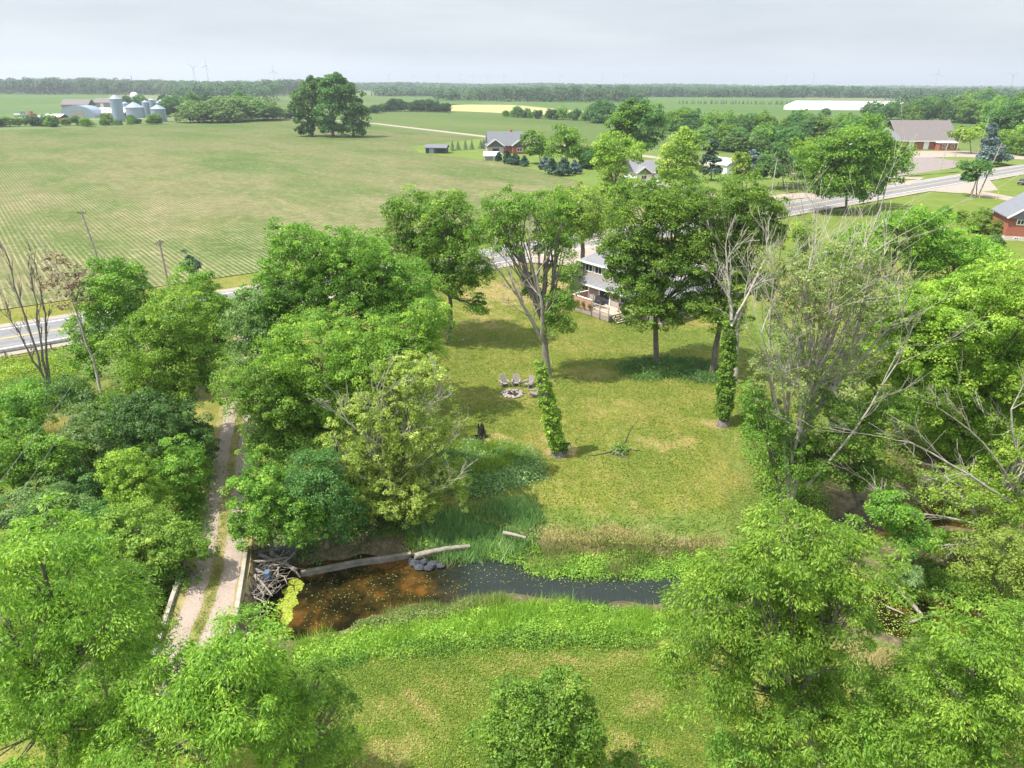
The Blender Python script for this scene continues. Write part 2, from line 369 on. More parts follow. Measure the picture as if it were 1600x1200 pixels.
DRY = [(770,688,52,10,.85),(872,705,34,24,.95),(1030,692,70,12,.65),(955,640,60,20,.45),(960,822,170,20,1),(1100,838,110,14,1),(1020,800,120,20,.5),(880,845,70,20,.9),(1170,690,50,30,.4),
           (1120,660,28,10,.8),(640,490,80,40,.4),(790,455,90,28,.75),(760,500,60,14,.6),(860,440,50,20,.8),(1060,500,60,14,.6),(940,505,60,10,.4),(720,760,120,30,.3),
           (930,585,50,14,.5),(900,740,100,40,.3),(1150,760,60,60,.35),(880,545,100,16,.35),
           (600,1110,90,30,.6),(620,1180,80,40,.8),(780,1040,50,14,.5),(1000,1100,50,30,.7),(990,1170,70,40,.75),(700,1070,60,20,.35),(870,1030,200,14,.35),(500,1090,30,20,.5),
           (1190,860,40,14,.9),(90,690,60,50,.6),(110,650,60,26,.8),(60,760,30,60,.3),(15,590,60,20,.3)]
for s_ in DRY: spot(dry, *s_)
for s_ in [(60,600,120,40,.9),(100,700,140,120,.9),(300,720,40,60,.8),(560,740,150,130,1),(430,640,60,100,1),(760,740,95,40,1),(1330,760,190,150,1),(1500,700,160,200,1),(1080,525,150,22,.5),
           (740,810,110,30,1),(230,840,120,120,1),(100,950,200,150,.9),(300,1100,130,80,.7),(1300,1100,260,120,.8),(1250,560,90,120,1),(1340,880,200,80,1),(200,560,190,60,.9)]:
    spot(rough, *s_)
rough = np.maximum(rough, (1-sstep(dcr, 3.2, 4.6)))
rough = np.where((Y1 < 60) & (X1 > -14) & (X1 < 16), rough*(1-sstep(dcr, 4.4, 5.2)), rough)
mud = np.maximum(mud, 1-sstep(dcr, 0.8, 2.4))
for s_ in [(560,740,110,90,.7),(1300,740,100,80,.8),(1480,720,120,110,.8),(1560,900,120,80,.8),(430,800,70,100,.7),(1020,578,60,8,.5),(1100,585,50,8,.5),(870,590,60,10,.35),(560,560,160,60,.5),(230,620,120,40,.6)]:
    spot(mud, *s_)
gm = np_mesh('ground', GV, Q, simple('tmp', (0.1, 0.1, 0.1)), None, True)
at_ = gm.attributes.new('cover', 'FLOAT_COLOR', 'POINT')
at_.data.foreach_set('color', np.stack([dry, rough, mud, np.ones(len(dry))], -1).astype(np.float32).ravel())
m, t, bs = newmat('grass_ground'); v = obvec(t)
att = t.nodes.new('ShaderNodeAttribute'); att.attribute_name = 'cover'; sp = t.nodes.new('ShaderNodeSeparateColor'); t.links.new(att.outputs['Color'], sp.inputs[0])
n1 = noise(t, v, 0.16, 6, 0.62); n2 = noise(t, v, 1.7, 5, 0.65); n3 = noise(t, v, 9.0, 3, 0.6); nL = noise(t, v, 0.0021, 4, 0.5); nD = noise(t, v, 0.55, 6, 0.7)
g1 = ramp(t, [(0.36, (.105,.14,.016)), (0.5, (.165,.175,.026)), (0.62, (.27,.215,.06))]); t.links.new(n1, g1.inputs[0])
g2 = ramp(t, [(0.3, (.07,.11,.018)), (0.55, (.135,.15,.032)), (0.75, (.23,.20,.075))]); t.links.new(n2, g2.inputs[0])
lawn = mixc(t, 0.5, g1.outputs[0], g2.outputs[0])
d1 = ramp(t, [(0.3, (.23,.17,.07)), (0.55, (.33,.235,.12)), (0.8, (.43,.34,.2))]); t.links.new(n2, d1.inputs[0])
dm = math_(t, 'ADD', sp.outputs[0], math_(t, 'MULTIPLY', math_(t, 'SUBTRACT', nD, 0.5), 1.1))
sy = t.nodes.new('ShaderNodeSeparateXYZ'); t.links.new(v, sy.inputs[0]); nearf = maprange(t, sy.outputs[1], 95, 120, 1, 0.1)
dm = math_(t, 'MULTIPLY', maprange(t, dm, 0.42, 0.85, 0, 0.88), nearf); c = mixc(t, dm, lawn, d1.outputs[0])
c = mixc(t, maprange(t, sy.outputs[1], 95, 125, 0, .65), c, (.105,.165,.026)); dl = math_(t, 'MULTIPLY', maprange(t, nD, 0.50, 0.70, 0, 0.55), nearf); c = mixc(t, dl, c, (.27,.215,.085))
r1 = ramp(t, [(0.25, (.045,.085,.016)), (0.5, (.09,.15,.028)), (0.75, (.17,.20,.06))]); t.links.new(n2, r1.inputs[0])
c = mixc(t, math_(t, 'MULTIPLY', sp.outputs[1], 0.85), c, r1.outputs[0])
m1 = ramp(t, [(0.3, (.06,.045,.03)), (0.55, (.15,.115,.075)), (0.75, (.26,.20,.14))]); t.links.new(n2, m1.inputs[0])
mm = maprange(t, math_(t, 'ADD', sp.outputs[2], math_(t, 'MULTIPLY', math_(t, 'SUBTRACT', nD, 0.5), 0.8)), 0.35, 0.75, 0, 0.9); c = mixc(t, mm, c, m1.outputs[0])
sx = t.nodes.new('ShaderNodeSeparateXYZ'); t.links.new(v, sx.inputs[0])
farm_ = maprange(t, sx.outputs[1], 200, 420, 0, 1)
f1 = ramp(t, [(0.38, (.075,.125,.038)), (0.5, (.10,.145,.048)), (0.62, (.14,.16,.065))]); t.links.new(nL, f1.inputs[0]); c = mixc(t, farm_, c, f1.outputs[0])
mwm = t.nodes.new('ShaderNodeMapping'); mwm.inputs['Rotation'].default_value = (0, 0, 0.12); mwm.inputs['Scale'].default_value = (1.0, .04, 1); t.links.new(v, mwm.inputs[0])
mow = maprange(t, noise(t, mwm.outputs[0], 1.1, 2, .5), 0.35, 0.65, 0.94, 1.06)
mot = math_(t, 'MULTIPLY', maprange(t, n3, 0.25, 0.75, 0.62, 1.38), mow)
mm_ = t.nodes.new('ShaderNodeCombineColor'); [t.links.new(mot, mm_.inputs[i]) for i in range(3)]
c = mixc(t, 1.0, c, mm_.outputs[0], 'MULTIPLY'); t.nodes[c.node.name].clamp_result = False
t.links.new(c, bs.inputs['Base Color']); bs.inputs['Roughness'].default_value = 0.95; bs.inputs['Specular IOR Level'].default_value = 0.1
bump(t, n3, bs, 0.6, 0.12); gm.materials[0] = m
tag(link('ground', gm), kind='structure')
# ------------------------------------------------------------------ flat sheets
def sheet(name, pts, mat, z=0.02, sub=False, **kw):
    me = bpy.data.meshes.new(name); me.from_pydata([(p[0], p[1], z) for p in pts], [], [tuple(range(len(pts)))]); me.materials.append(mat)
    if me.polygons and me.polygons[0].normal.z < 0: me.flip_normals()
    o = link(name, me); return tag(o, **(kw or dict(kind='structure')))
def psheet(name, px, mat, z=0.02, **kw): return sheet(name, [at(a, b, z) for a, b in px], mat, z, **kw)
def strip(name, pl, mat, z=0.02, hw=None, wob=0.0, drape=False, **kw):
    V = []; Qs = []; rng = random.Random(3); P = [Vector((p[0], p[1], 0)) for p in pl]; pts = []
    for a, b in zip(P[:-1], P[1:]):
        n = max(1, int((b-a).length/0.8)) if wob or drape else 1
        pts += [a.lerp(b, i/n) for i in range(n)]
    pts.append(P[-1])
    for i, p in enumerate(pts):
        d = (pts[min(i+1, len(pts)-1)]-pts[max(i-1, 0)]).normalized(); q = Vector((-d.y, d.x, 0))
        for s_ in (1, -1):
            e = p+q*s_*(hw*(1+rng.uniform(-wob, wob))); V.append((e.x, e.y, z+(max(gz(p.x, p.y), -0.3) if drape else 0)))
    for i in range(len(pts)-1): Qs.append((2*i, 2*i+1, 2*i+3, 2*i+2))
    me = bpy.data.meshes.new(name); me.from_pydata(V, [], Qs); me.materials.append(mat); me.update()
    if me.polygons[0].normal.z < 0: me.flip_normals()
    return tag(link(name, me), **(kw or dict(kind='structure')))
def fieldmat(name, cols, scale=0.01, rows=None, rowdir=None, rowc=(.42,.36,.22), rowmix=(0.15, 0.6)):
    m, t, bs = newmat(name); v = obvec(t)
    mpn = t.nodes.new('ShaderNodeMapping'); mpn.inputs['Rotation'].default_value = (0, 0, -math.atan2(U.y, U.x)); t.links.new(v, mpn.inputs[0])
    st = t.nodes.new('ShaderNodeMapping'); st.inputs['Scale'].default_value = (1, 0.45, 1); t.links.new(mpn.outputs[0], st.inputs[0])
    n1 = noise(t, st.outputs[0], scale, 7, 0.62); r = ramp(t, cols); t.links.new(n1, r.inputs[0]); c = r.outputs[0]
    n3 = noise(t, v, 1.3, 4, 0.7)
    if rows:
        s_ = t.nodes.new('ShaderNodeSeparateXYZ'); t.links.new(mpn.outputs[0], s_.inputs[0])
        wv = math_(t, 'SINE', math_(t, 'MULTIPLY', s_.outputs[0], 2*math.pi/rows)); wv = maprange(t, math_(t, 'ADD', wv, math_(t, 'MULTIPLY', math_(t, 'SUBTRACT', n3, .5), 3.2)), 0.0, 1.0, 0, 1)
        tr_ = math_(t, 'SINE', math_(t, 'MULTIPLY', s_.outputs[0], 2*math.pi/9.1)); tr_ = maprange(t, tr_, 0.93, 1.0, 0, 0.28)
        n2 = noise(t, st.outputs[0], scale*3.2, 5, 0.6); mk = maprange(t, n2, 0.36, 0.62, rowmix[0], rowmix[1])
        yy = t.nodes.new('ShaderNodeSeparateXYZ'); t.links.new(v, yy.inputs[0]); fade = maprange(t, yy.outputs[1], 110, 420, 1.0, 0.3)
        c = mixc(t, math_(t, 'MULTIPLY', math_(t, 'MULTIPLY', wv, mk), fade), c, rowc); c = mixc(t, tr_, c, (.16,.20,.07))
    c = mixc(t, maprange(t, n3, 0.45, 0.75, 0, 0.4), c, (.30,.27,.15)); n5 = noise(t, st.outputs[0], 0.22, 5, 0.75); c = mixc(t, maprange(t, n5, 0.35, 0.6, 0.45, 0), c, (.085,.125,.035))
    n6 = noise(t, v, 0.45, 4, 0.8)
    if rows: c = mixc(t, math_(t, 'MULTIPLY', maprange(t, yy.outputs[1], 170, 470, 0, 0.62), maprange(t, n1, 0.35, 0.62, 1.0, 0.55)), c, (.07,.12,.028)); c = mixc(t, maprange(t, n6, 0.52, 0.70, 0, 0.55), c, (.33,.28,.18)); c = mixc(t, maprange(t, n6, 0.48, 0.32, 0, 0.5), c, (.06,.10,.028))
    if name.startswith('crop_') and name != 'crop_ripe': c = mixc(t, 1.0, c, (.80, .84, .74), 'MULTIPLY')
    t.links.new(c, bs.inputs['Base Color']); bs.inputs['Roughness'].default_value = 0.95; bs.inputs['Specular IOR Level'].default_value = 0.05
    bump(t, n3, bs, 0.4, 0.1); return m
soy = fieldmat('crop_rows', [(0.34, (.052,.098,.022)), (0.42, (.08,.12,.032)), (0.50, (.135,.135,.06)), (0.58, (.175,.15,.085)), (0.64, (.105,.135,.04)), (0.74, (.06,.10,.026))], 0.030, 0.76, None, (.46,.37,.26), (0.05, 0.75))
crop2 = fieldmat('crop_far', [(0.35, (.075,.125,.033)), (0.55, (.10,.145,.045)), (0.7, (.14,.16,.06))], 0.008)
crop3 = fieldmat('crop_green', [(0.35, (.068,.135,.03)), (0.6, (.085,.155,.036)), (0.8, (.12,.165,.05))], 0.006)
ripe = fieldmat('crop_ripe', [(0.35, (.36,.31,.13)), (0.6, (.42,.36,.17)), (0.8, (.27,.28,.11))], 0.02)
lawnm = fieldmat('mown_lawn', [(0.3, (.09,.15,.026)), (0.55, (.12,.175,.032)), (0.75, (.19,.19,.055))], 0.09)
pt = lambda a, b: road_pt(a, b)
corner = at(1440, 282)
# near soy field: from the highway verge back to the side road
sheet('field', [road_pt(-330, 12.5), road_pt(-60, 12.5), road_pt(20, 12.8), road_pt(62, 12.5), road_pt(118, 13), at(935,296), at(900,283), at(780,252), at(650,240), at(640,228), at(755,216), at(600,198), at(435,184), at(425,186), at(180,197), at(-60,206), at(-500,225)], soy, 0.03)
psheet('field', [(470,181),(585,192),(760,211),(1010,232),(1260,245),(1400,205),(950,186),(700,172),(640,173)], crop2, 0.03)
psheet('field', [(420,152),(420,183),(470,180),(640,172),(690,172),(700,166),(590,150),(520,143),(430,143)], crop2, 0.05)
psheet('field', [(595,150),(690,165),(760,162),(700,152),(640,147)], crop3, 0.05)
psheet('field', [(690,163),(700,173),(800,177),(930,182),(930,176),(800,164)], ripe, 0.05)
psheet('field', [(800,162),(940,176),(1010,200),(1400,205),(1560,200),(1440,168),(1220,153),(1010,152)], crop3, 0.045)
psheet('field', [(-40,146),(-40,168),(170,158),(170,147)], crop3, 0.05)
psheet('lawn', [(645,229),(758,216),(830,228),(930,250),(950,300),(905,284),(800,256),(655,239)], lawnm, 0.05)
psheet('lawn', [(990,262),(1180,268),(1300,290),(1215,304),(1150,316),(960,315),(950,290)], lawnm, 0.05)
psheet('lawn', [(1225,336),(1320,335),(1600,312),(1700,320),(1700,420),(1480,470),(1225,400)], lawnm, 0.012) if False else None
psheet('lawn', [(1400,262),(1480,262),(1500,268),(1420,275)], lawnm, 0.06)
psheet('lawn', [(1380,205),(1500,234),(1620,240),(1620,256),(1490,262),(1300,270),(1200,240)], lawnm, 0.04)
# roads
m, t, bs = newmat('asphalt'); v = obvec(t); a1 = noise(t, v, 0.7, 6, 0.7); mpn = t.nodes.new('ShaderNodeMapping'); mpn.inputs['Rotation'].default_value = (0, 0, -math.atan2(U.y, U.x)); mpn.inputs['Scale'].default_value = (1, 1, 1)
t.links.new(v, mpn.inputs[0]); s_ = t.nodes.new('ShaderNodeMapping'); s_.inputs['Scale'].default_value = (0.03, 1.1, 1); t.links.new(mpn.outputs[0], s_.inputs[0]); a2 = noise(t, s_.outputs[0], 1.0, 3, 0.5)
ra = ramp(t, [(0.3, (.115,.112,.115)), (0.7, (.205,.20,.20))]); t.links.new(mixc(t, 0.5, a1, a2), ra.inputs[0]); t.links.new(ra.outputs[0], bs.inputs['Base Color']); bs.inputs['Roughness'].default_value = 0.85
ASPH = m
def gravelmat(name, a, b, sc=6): 
    m, t, bs = newmat(name); v = obvec(t); n = noise(t, v, sc, 6, 0.75); n2 = noise(t, v, 0.5, 4); r = ramp(t, [(0.3, a), (0.7, b)]); t.links.new(mixc(t, 0.4, n, n2), r.inputs[0])
    t.links.new(r.outputs[0], bs.inputs['Base Color']); bs.inputs['Roughness'].default_value = 0.95; bump(t, n, bs, 0.5, 0.05); return m
GRAV = gravelmat('gravel', (.20,.155,.125), (.39,.315,.26)); DIRTG = gravelmat('gravel_shoulder', (.21,.18,.145), (.33,.285,.235)); LOT = gravelmat('lot_surface', (.15,.12,.11), (.25,.21,.19), 2)
def roadstrip(name, a0, a1, b0, b1, mat, z, **kw): return sheet(name, [road_pt(a0, b0), road_pt(a1, b0), road_pt(a1, b1), road_pt(a0, b1)], mat, z, **kw)
roadstrip('gravel_shoulder', -400, 900, -6.6, 6.0, DIRTG, 0.02)
roadstrip('highway', -400, 900, -4.6, 4.6, ASPH, 0.03)
WHITE = simple('road_white', (.75,.74,.70), 0.7, 0.08, 1.5); YEL = simple('road_yellow', (.62,.42,.07), 0.7, 0.1, 1.5)
for b in (-3.75, 3.75): roadstrip('edge_line', -400, 900, b-0.09, b+0.09, WHITE, 0.036)
for b in (-0.14, 0.14): roadstrip('centre_line', -400, 900, b-0.06, b+0.06, YEL, 0.036)
strip('side_road', [at(-500,196), at(430,182), at(585,193), at(762,214), at(1000,243), at(1200,270), at(1440,279), road_pt(212, 5)], GRAV, 0.06, hw=2.9)
strip('side_road', [at(1440,287), at(1520,300), at(1620,318), at(1800,345)], GRAV, 0.026, hw=3.4)
psheet('road_apron', [(1420,296),(1540,274),(1560,297),(1500,302)], DIRTG, 0.024)
psheet('parking_lot', [(1400,250),(1440,243),(1500,252),(1492,262),(1405,275),(1390,262)], LOT, 0.08)
psheet('school_driveway', [(1420,236),(1510,236),(1620,246),(1620,250),(1500,245),(1430,246)], GRAV, 0.09)
psheet('driveway_pad', [(820,392),(880,388),(965,376),(975,385),(930,400),(905,418),(880,414),(830,410)], GRAV, 0.034)
psheet('driveway_pad', [(1180,312),(1215,303),(1290,300),(1290,306),(1225,312),(1195,320)], GRAV, 0.027)
psheet('driveway_pad', [(958,295),(1000,284),(1060,285),(1130,302),(1180,318),(1165,322),(1100,306),(1040,296),(975,300)], GRAV, 0.07)
psheet('house_driveway', [(1000,498),(1040,500),(1080,488),(1150,470),(1130,400),(1080,410)], simple('pale_concrete', (.45,.44,.42), 0.8, 0.12, 1), 0.01)
psheet('gravel_track', [(372,530),(412,500),(404,474),(372,478),(352,500)], GRAV, 0.032)
# drive to the bridge: two wheel tracks with a grassy middle
dpl = drive
def off(pl, d):
    o = []
    for i, p in enumerate(pl):
        a = pl[max(i-1, 0)]; b = pl[min(i+1, len(pl)-1)]; dx, dy = b[0]-a[0], b[1]-a[1]; l = math.hypot(dx, dy); o.append((p[0]-dy/l*d, p[1]+dx/l*d))
    return o
DRYV = fieldmat('drive_verge', [(0.3, (.17,.18,.05)), (0.5, (.28,.23,.10)), (0.7, (.34,.27,.14))], 1.2)
strip('drive_verge', dpl, DRYV, 0.012, hw=1.8)
strip('wheel_track', off(dpl, 0.80), GRAV, 0.022, hw=0.48, wob=0.16)
strip('wheel_track', off(dpl, -0.80), GRAV, 0.022, hw=0.48, wob=0.16)
# ------------------------------------------------------------------ water
m, t, bs = newmat('creek_water'); v = obvec(t)
wn = noise(t, v, 0.5, 6, 0.68); wn2 = noise(t, v, 2.2, 5, 0.7); sx = t.nodes.new('ShaderNodeSeparateXYZ'); t.links.new(v, sx.inputs[0])
wr = ramp(t, [(0.42, (.010,.009,.004)), (0.52, (.03,.022,.006)), (0.62, (.085,.042,.009)), (0.72, (.14,.062,.01)), (0.82, (.04,.03,.01))]); t.links.new(wn, wr.inputs[0])
xr = maprange(t, math_(t, 'ADD', sx.outputs[0], math_(t, 'MULTIPLY', wn2, 3)), -3.5, -1.0, 0, 1); x2 = maprange(t, sx.outputs[0], 15, 19, 1, 0)
c = mixc(t, math_(t, 'MULTIPLY', xr, x2), wr.outputs[0], (.016,.022,.018)); c = mixc(t, maprange(t, wn2, 0.62, 0.72, 0, 0.35), c, (.07,.075,.025))
t.links.new(c, bs.inputs['Base Color']); bs.inputs['Roughness'].default_value = 0.05; t.links.new(maprange(t, wn, 0.4, 0.62, 0.03, 0.32), bs.inputs['Roughness']); bs.inputs['IOR'].default_value = 1.33; bump(t, noise(t, v, 3.5, 5, 0.7), bs, 0.45, 0.05)
WAT = m
V = []; Qs = []
def wstrip(pl, z):
    b = len(V)
    for i, p in enumerate(pl):
        a = pl[max(i-1, 0)]; q = pl[min(i+1, len(pl)-1)]; dx, dy = q[0]-a[0], q[1]-a[1]; l = math.hypot(dx, dy)
        V.extend([(p[0]-dy/l*(p[2]+3), p[1]+dx/l*(p[2]+3), z), (p[0]+dy/l*(p[2]+3), p[1]-dx/l*(p[2]+3), z)])
    for i in range(len(pl)-1): Qs.append((b+2*i, b+2*i+2, b+2*i+3, b+2*i+1))
wstrip([c_ for c_ in creek if True], ZW); wstrip(pool, ZW-0.01)
me = bpy.data.meshes.new('water'); me.from_pydata(V, [], Qs); me.materials.append(WAT); me.update()
tag(link('water', me), kind='structure')
# algae patch and floating specks
alg = leafmat('algae', (.15,.20,.02), (.25,.30,.03), (.40,.43,.07), 0.1)
def scatter_px(poly, n, seed=0, z=None):
    """ground points inside a photo-pixel polygon"""
    P = [at(a, b, ZW if z is None else z) for a, b in poly]; xs = np.array([p.x for p in P]); ys = np.array([p.y for p in P]); rr = np.random.RandomState(seed)
    out_ = np.zeros((0, 2))
    while len(out_) < n:
        q = np.stack([rr.uniform(xs.min(), xs.max(), n*2), rr.uniform(ys.min(), ys.max(), n*2)], -1); ins = np.zeros(len(q), bool)
        j = len(P)-1
        for i in range(len(P)):
            c1 = (ys[i] > q[:, 1]) != (ys[j] > q[:, 1]); xx = (xs[j]-xs[i])*(q[:, 1]-ys[i])/(ys[j]-ys[i]+1e-12)+xs[i]
            ins ^= c1 & (q[:, 0] < xx); j = i
        out_ = np.concatenate([out_, q[ins]])
    return out_[:n]
def inpoly(q, P):
    xs = np.array([p.x for p in P]); ys = np.array([p.y for p in P]); ins = np.zeros(len(q), bool); j = len(P)-1
    for i in range(len(P)):
        c1 = (ys[i] > q[:, 1]) != (ys[j] > q[:, 1]); xx = (xs[j]-xs[i])*(q[:, 1]-ys[i])/(ys[j]-ys[i]+1e-12)+xs[i]; ins ^= c1 & (q[:, 0] < xx); j = i
    return ins
def flat_leaves(name, poly, n, s, mat, z, seed, **kw):
    q = scatter_px(poly, n, seed, z); k = np.random.RandomState(seed+1); nr = unit(np.concatenate([k.normal(scale=.12, size=(n, 2)), np.ones((n, 1))], 1))
    V = leaves(np.column_stack([q, z+k.uniform(0, .03, n)]), nr, s*k.uniform(.5, 1.5, n), 0.9)
    return tag(link(name, np_mesh(name, V, np.arange(len(V)), mat, np.clip(k.normal(.5, .2, n), 0, 1))), **kw)
flat_leaves('algae_mat', [(462,903),(476,912),(470,924),(462,930),(466,944),(456,950),(458,966),(448,978),(438,972),(443,958),(432,948),(438,936),(446,934),(440,922),(450,918),(452,908)], 1500, 0.11, alg, ZW+0.02, 3, label='bright yellow green algae mat floating beside the driftwood pile', cat='algae', kind='stuff')
flat_leaves('duckweed', [(480,900),(640,872),(760,868),(1000,888),(1100,890),(1100,935),(1000,925),(800,915),(700,928),(560,955),(470,990)], 650, 0.07, L['mixed'], ZW+0.02, 5, label='pale specks of floating weed scattered over the dark creek water', cat='water weed', kind='stuff')
flat_leaves('duckweed', [(1340,905),(1420,905),(1440,1000),(1370,1010)], 900, 0.08, L['dying'], ZW+0.02, 6, label='floating weed on the brown creek beside the fallen logs', cat='water weed', kind='stuff')
# ------------------------------------------------------------------ ground cover (stuff)
def cover(name, poly, n, s, leafk, hgt, seed, label, cat='weeds', blade=False, clump=1.1, z=0.0, mound=None, dens=60):
    """leafy or bladed growth over a photo-pixel polygon, in clumps of uneven height"""
    k = np.random.RandomState(seed); q = scatter_px(poly, n, seed, z)
    lf = lambda x, y: (np.sin(x*1.3+seed)+np.sin(y*1.9-x*.7+seed*2)+np.sin(x*2.9+y*2.3)*.8)/2.8
    q = q[(lf(q[:, 0], q[:, 1])+k.normal(0, .3, n)) > -.42]; n = len(q); lowf = lf(q[:, 1]*.6, q[:, 0]*.6+3)
    m_ = dens; c = np.repeat(q, m_, 0); jit = k.normal(scale=clump*0.42, size=c.shape); p = c+jit
    hcl = np.repeat(hgt*k.uniform(0.35, 1.2, n)*(1+.35*lowf), m_); r2 = np.hypot(jit[:, 0], jit[:, 1])/(clump*0.8)
    gzv = ground_z(p[:, 0], p[:, 1]); gzv = np.maximum(gzv, ZW-0.02)
    if blade:
        hh = hcl*k.uniform(0.5, 1.1, len(p)); dirn = np.concatenate([k.normal(scale=.35, size=(len(p), 2)), np.ones((len(p), 1))], 1); dirn = unit(dirn)
        cc = np.column_stack([p, gzv+hh*0.45]); side = unit(np.cross(dirn, k.normal(size=(len(p), 3))))
        wd = (s*k.uniform(.5, 1.4, len(p)))[:, None]; h2 = (hh*0.55)[:, None]; V = np.empty((len(p), 4, 3), np.float32)
        V[:, 0] = cc-dirn*h2-side*wd*.5; V[:, 1] = cc-dirn*h2+side*wd*.5; V[:, 2] = cc+dirn*h2+side*wd*.12; V[:, 3] = cc+dirn*h2-side*wd*.12
        global NLEAF; NLEAF += len(p); V = V.reshape(-1, 3)
    else:
        zz = gzv + hcl*np.clip(1-r2*r2*.5, 0.1, 1)*k.uniform(.55, 1.05, len(p)); out_ = np.column_stack([jit/(clump*.6), np.full(len(p), .8)])
        nr = unit(out_+k.normal(scale=.5, size=out_.shape)); V = leaves(np.column_stack([p, zz]), nr, s*k.uniform(.6, 1.4, len(p)), 0.6)
    var = np.clip(np.repeat(k.normal(.5, .2, n)+.22*lowf, m_)+k.normal(0, .14, len(p)), 0, 1)
    return tag(link(name, np_mesh(name, V, np.arange(len(V)), L[leafk], var)), label, cat, None, 'stuff')
# ------------------------------------------------------------------ building helpers
BRICK = simple('red_brick', (.30,.10,.065), 0.9, 0.25, 4); SHING = simple('grey_shingles', (.17,.17,.18), 0.85, 0.15, 2.5); DSHING = simple('dark_shingles', (.13,.135,.15), 0.85, 0.2, 2.5)
SIDW = simple('white_siding', (.74,.73,.70), 0.7, 0.05, 2); TRIM = simple('white_trim', (.80,.80,.78), 0.6, 0.04, 2); GLASS = simple('window_glass', (.03,.04,.055), 0.12, 0.3, 2)
SIDB = simple('beige_siding', (.36,.30,.27), 0.8, 0.08, 2); BLUES = simple('dark_blue_siding', (.045,.06,.09), 0.7, 0.15, 2); STONE = simple('pale_stone', (.50,.45,.38), 0.9, 0.25, 5, bmp=.4)
DECKW = simple('reddish_deck_wood', (.40,.21,.15), 0.85, 0.2, 4); DECKF = simple('pale_deck_floor', (.43,.34,.26), 0.85, 0.12, 3); GREYW = simple('weathered_board', (.30,.26,.23), 0.9, 0.25, 5)
OLDC = simple('old_concrete', (.30,.265,.225), .95, .35, 2, bmp=.4); CONC = simple('concrete', (.42,.40,.37), 0.9, 0.2, 2.5, bmp=.3); DCONC = simple('stained_concrete', (.10,.10,.105), 0.9, 0.4, 1.2, bmp=.3); BROOF = simple('brown_grey_roof', (.15,.13,.125), 0.85, 0.08, 1)
STEEL = simple('galvanised_steel', (.27,.33,.41), 0.45, 0.08, 1, metal=.35); GALV = simple('galvanised_rail', (.26,.25,.25), 0.6, 0.2, 2, metal=.3); TURB = simple('turbine_paint', (.20,.22,.25), 0.6, 0.02, 1); WHITEP = simple('white_plastic', (.85,.86,.88), 0.4, 0.03, 2)
BLACKM = simple('black_metal', (.02,.02,.022), 0.5, 0.3, 2); DARKFAB = simple('charcoal_fabric', (.045,.045,.055), 0.8, 0.2, 8); POLEW = simple('pole_wood', (.30,.25,.20), 0.9, 0.25, 3); RUBBER = simple('tyre_rubber', (.015,.015,.016), 0.8, 0.1, 4)
TERRA = simple('terracotta', (.45,.18,.09), 0.8, 0.15, 5); STONEG = simple('fire_stone', (.27,.23,.22), 0.9, 0.35, 6, bmp=.4); CHAR = simple('charred_wood', (.02,.017,.015), 0.9, 0.4, 6, bmp=.4)
def window(parent, p, nrm, w_, h_, up=(0,0,1), frame=0.08):
    """framed window centred at p on a wall facing nrm: window (frame) > pane"""
    n = Vector(nrm).normalized(); up = Vector(up); s_ = up.cross(n).normalized(); p = Vector(p)
    fr = MB()
    for a, b, c_, d in ((-w_/2, -h_/2, w_/2, -h_/2+frame), (-w_/2, h_/2-frame, w_/2, h_/2), (-w_/2, -h_/2+frame, -w_/2+frame, h_/2-frame), (w_/2-frame, -h_/2+frame, w_/2, h_/2-frame), (-frame/3, -h_/2+frame, frame/3, h_/2-frame)):
        q = [p+s_*x+up*y+n*z for z in (0.0, 0.06) for x, y in ((a,b),(c_,b),(c_,d),(a,d))]
        fr.add(q, [(0,3,2,1),(4,5,6,7),(0,1,5,4),(1,2,6,5),(2,3,7,6),(3,0,4,7)])
    o = fr.build('window', TRIM, parent); g = MB(); a, b = w_/2-frame*.5, h_/2-frame*.5
    q = [p+s_*x+up*y+n*z for z in (0.005, 0.025) for x, y in ((-a,-b),(a,-b),(a,b),(-a,b))]
    g.add(q, [(0,3,2,1),(4,5,6,7),(0,1,5,4),(1,2,6,5),(2,3,7,6),(3,0,4,7)]); g.build('pane', GLASS, o); return o
def gable_roof(w_, d, e, rdg, ov=0.4, th=0.18, hip=0.0, x0=0, y0=0, axis='x'):
    """roof slab over [0,w]x[0,d], ridge along axis, hip = how far the ridge ends come in"""
    mb = MB(); k = (rdg-e)/(d/2 if axis == 'x' else w_/2); ez = e-k*ov
    def pt(x, y, z): return (x0+x, y0+y, z)
    if axis == 'x':
        a, b, c_, dd = (-ov,-ov), (w_+ov,-ov), (w_+ov,d+ov), (-ov,d+ov); r1, r2 = (-ov+hip, d/2), (w_+ov-hip, d/2)
    else:
        a, b, c_, dd = (w_+ov,-ov), (w_+ov,d+ov), (-ov,d+ov), (-ov,-ov); r1, r2 = (w_/2, -ov+hip), (w_/2, d+ov-hip)
    T = [pt(*p, z) for p, z in ((a,ez),(b,ez),(c_,ez),(dd,ez),(r1,rdg),(r2,rdg))]; B = [(x, y, z-th) for x, y, z in T]
    mb.add(T+B, [(0,1,5,4),(2,3,4,5),(1,2,5),(3,0,4),(6,10,11,7),(8,11,10,9),(7,11,8),(9,10,6),(0,6,7,1),(2,8,9,3),(1,7,8,2),(3,9,6,0)])
    return mb
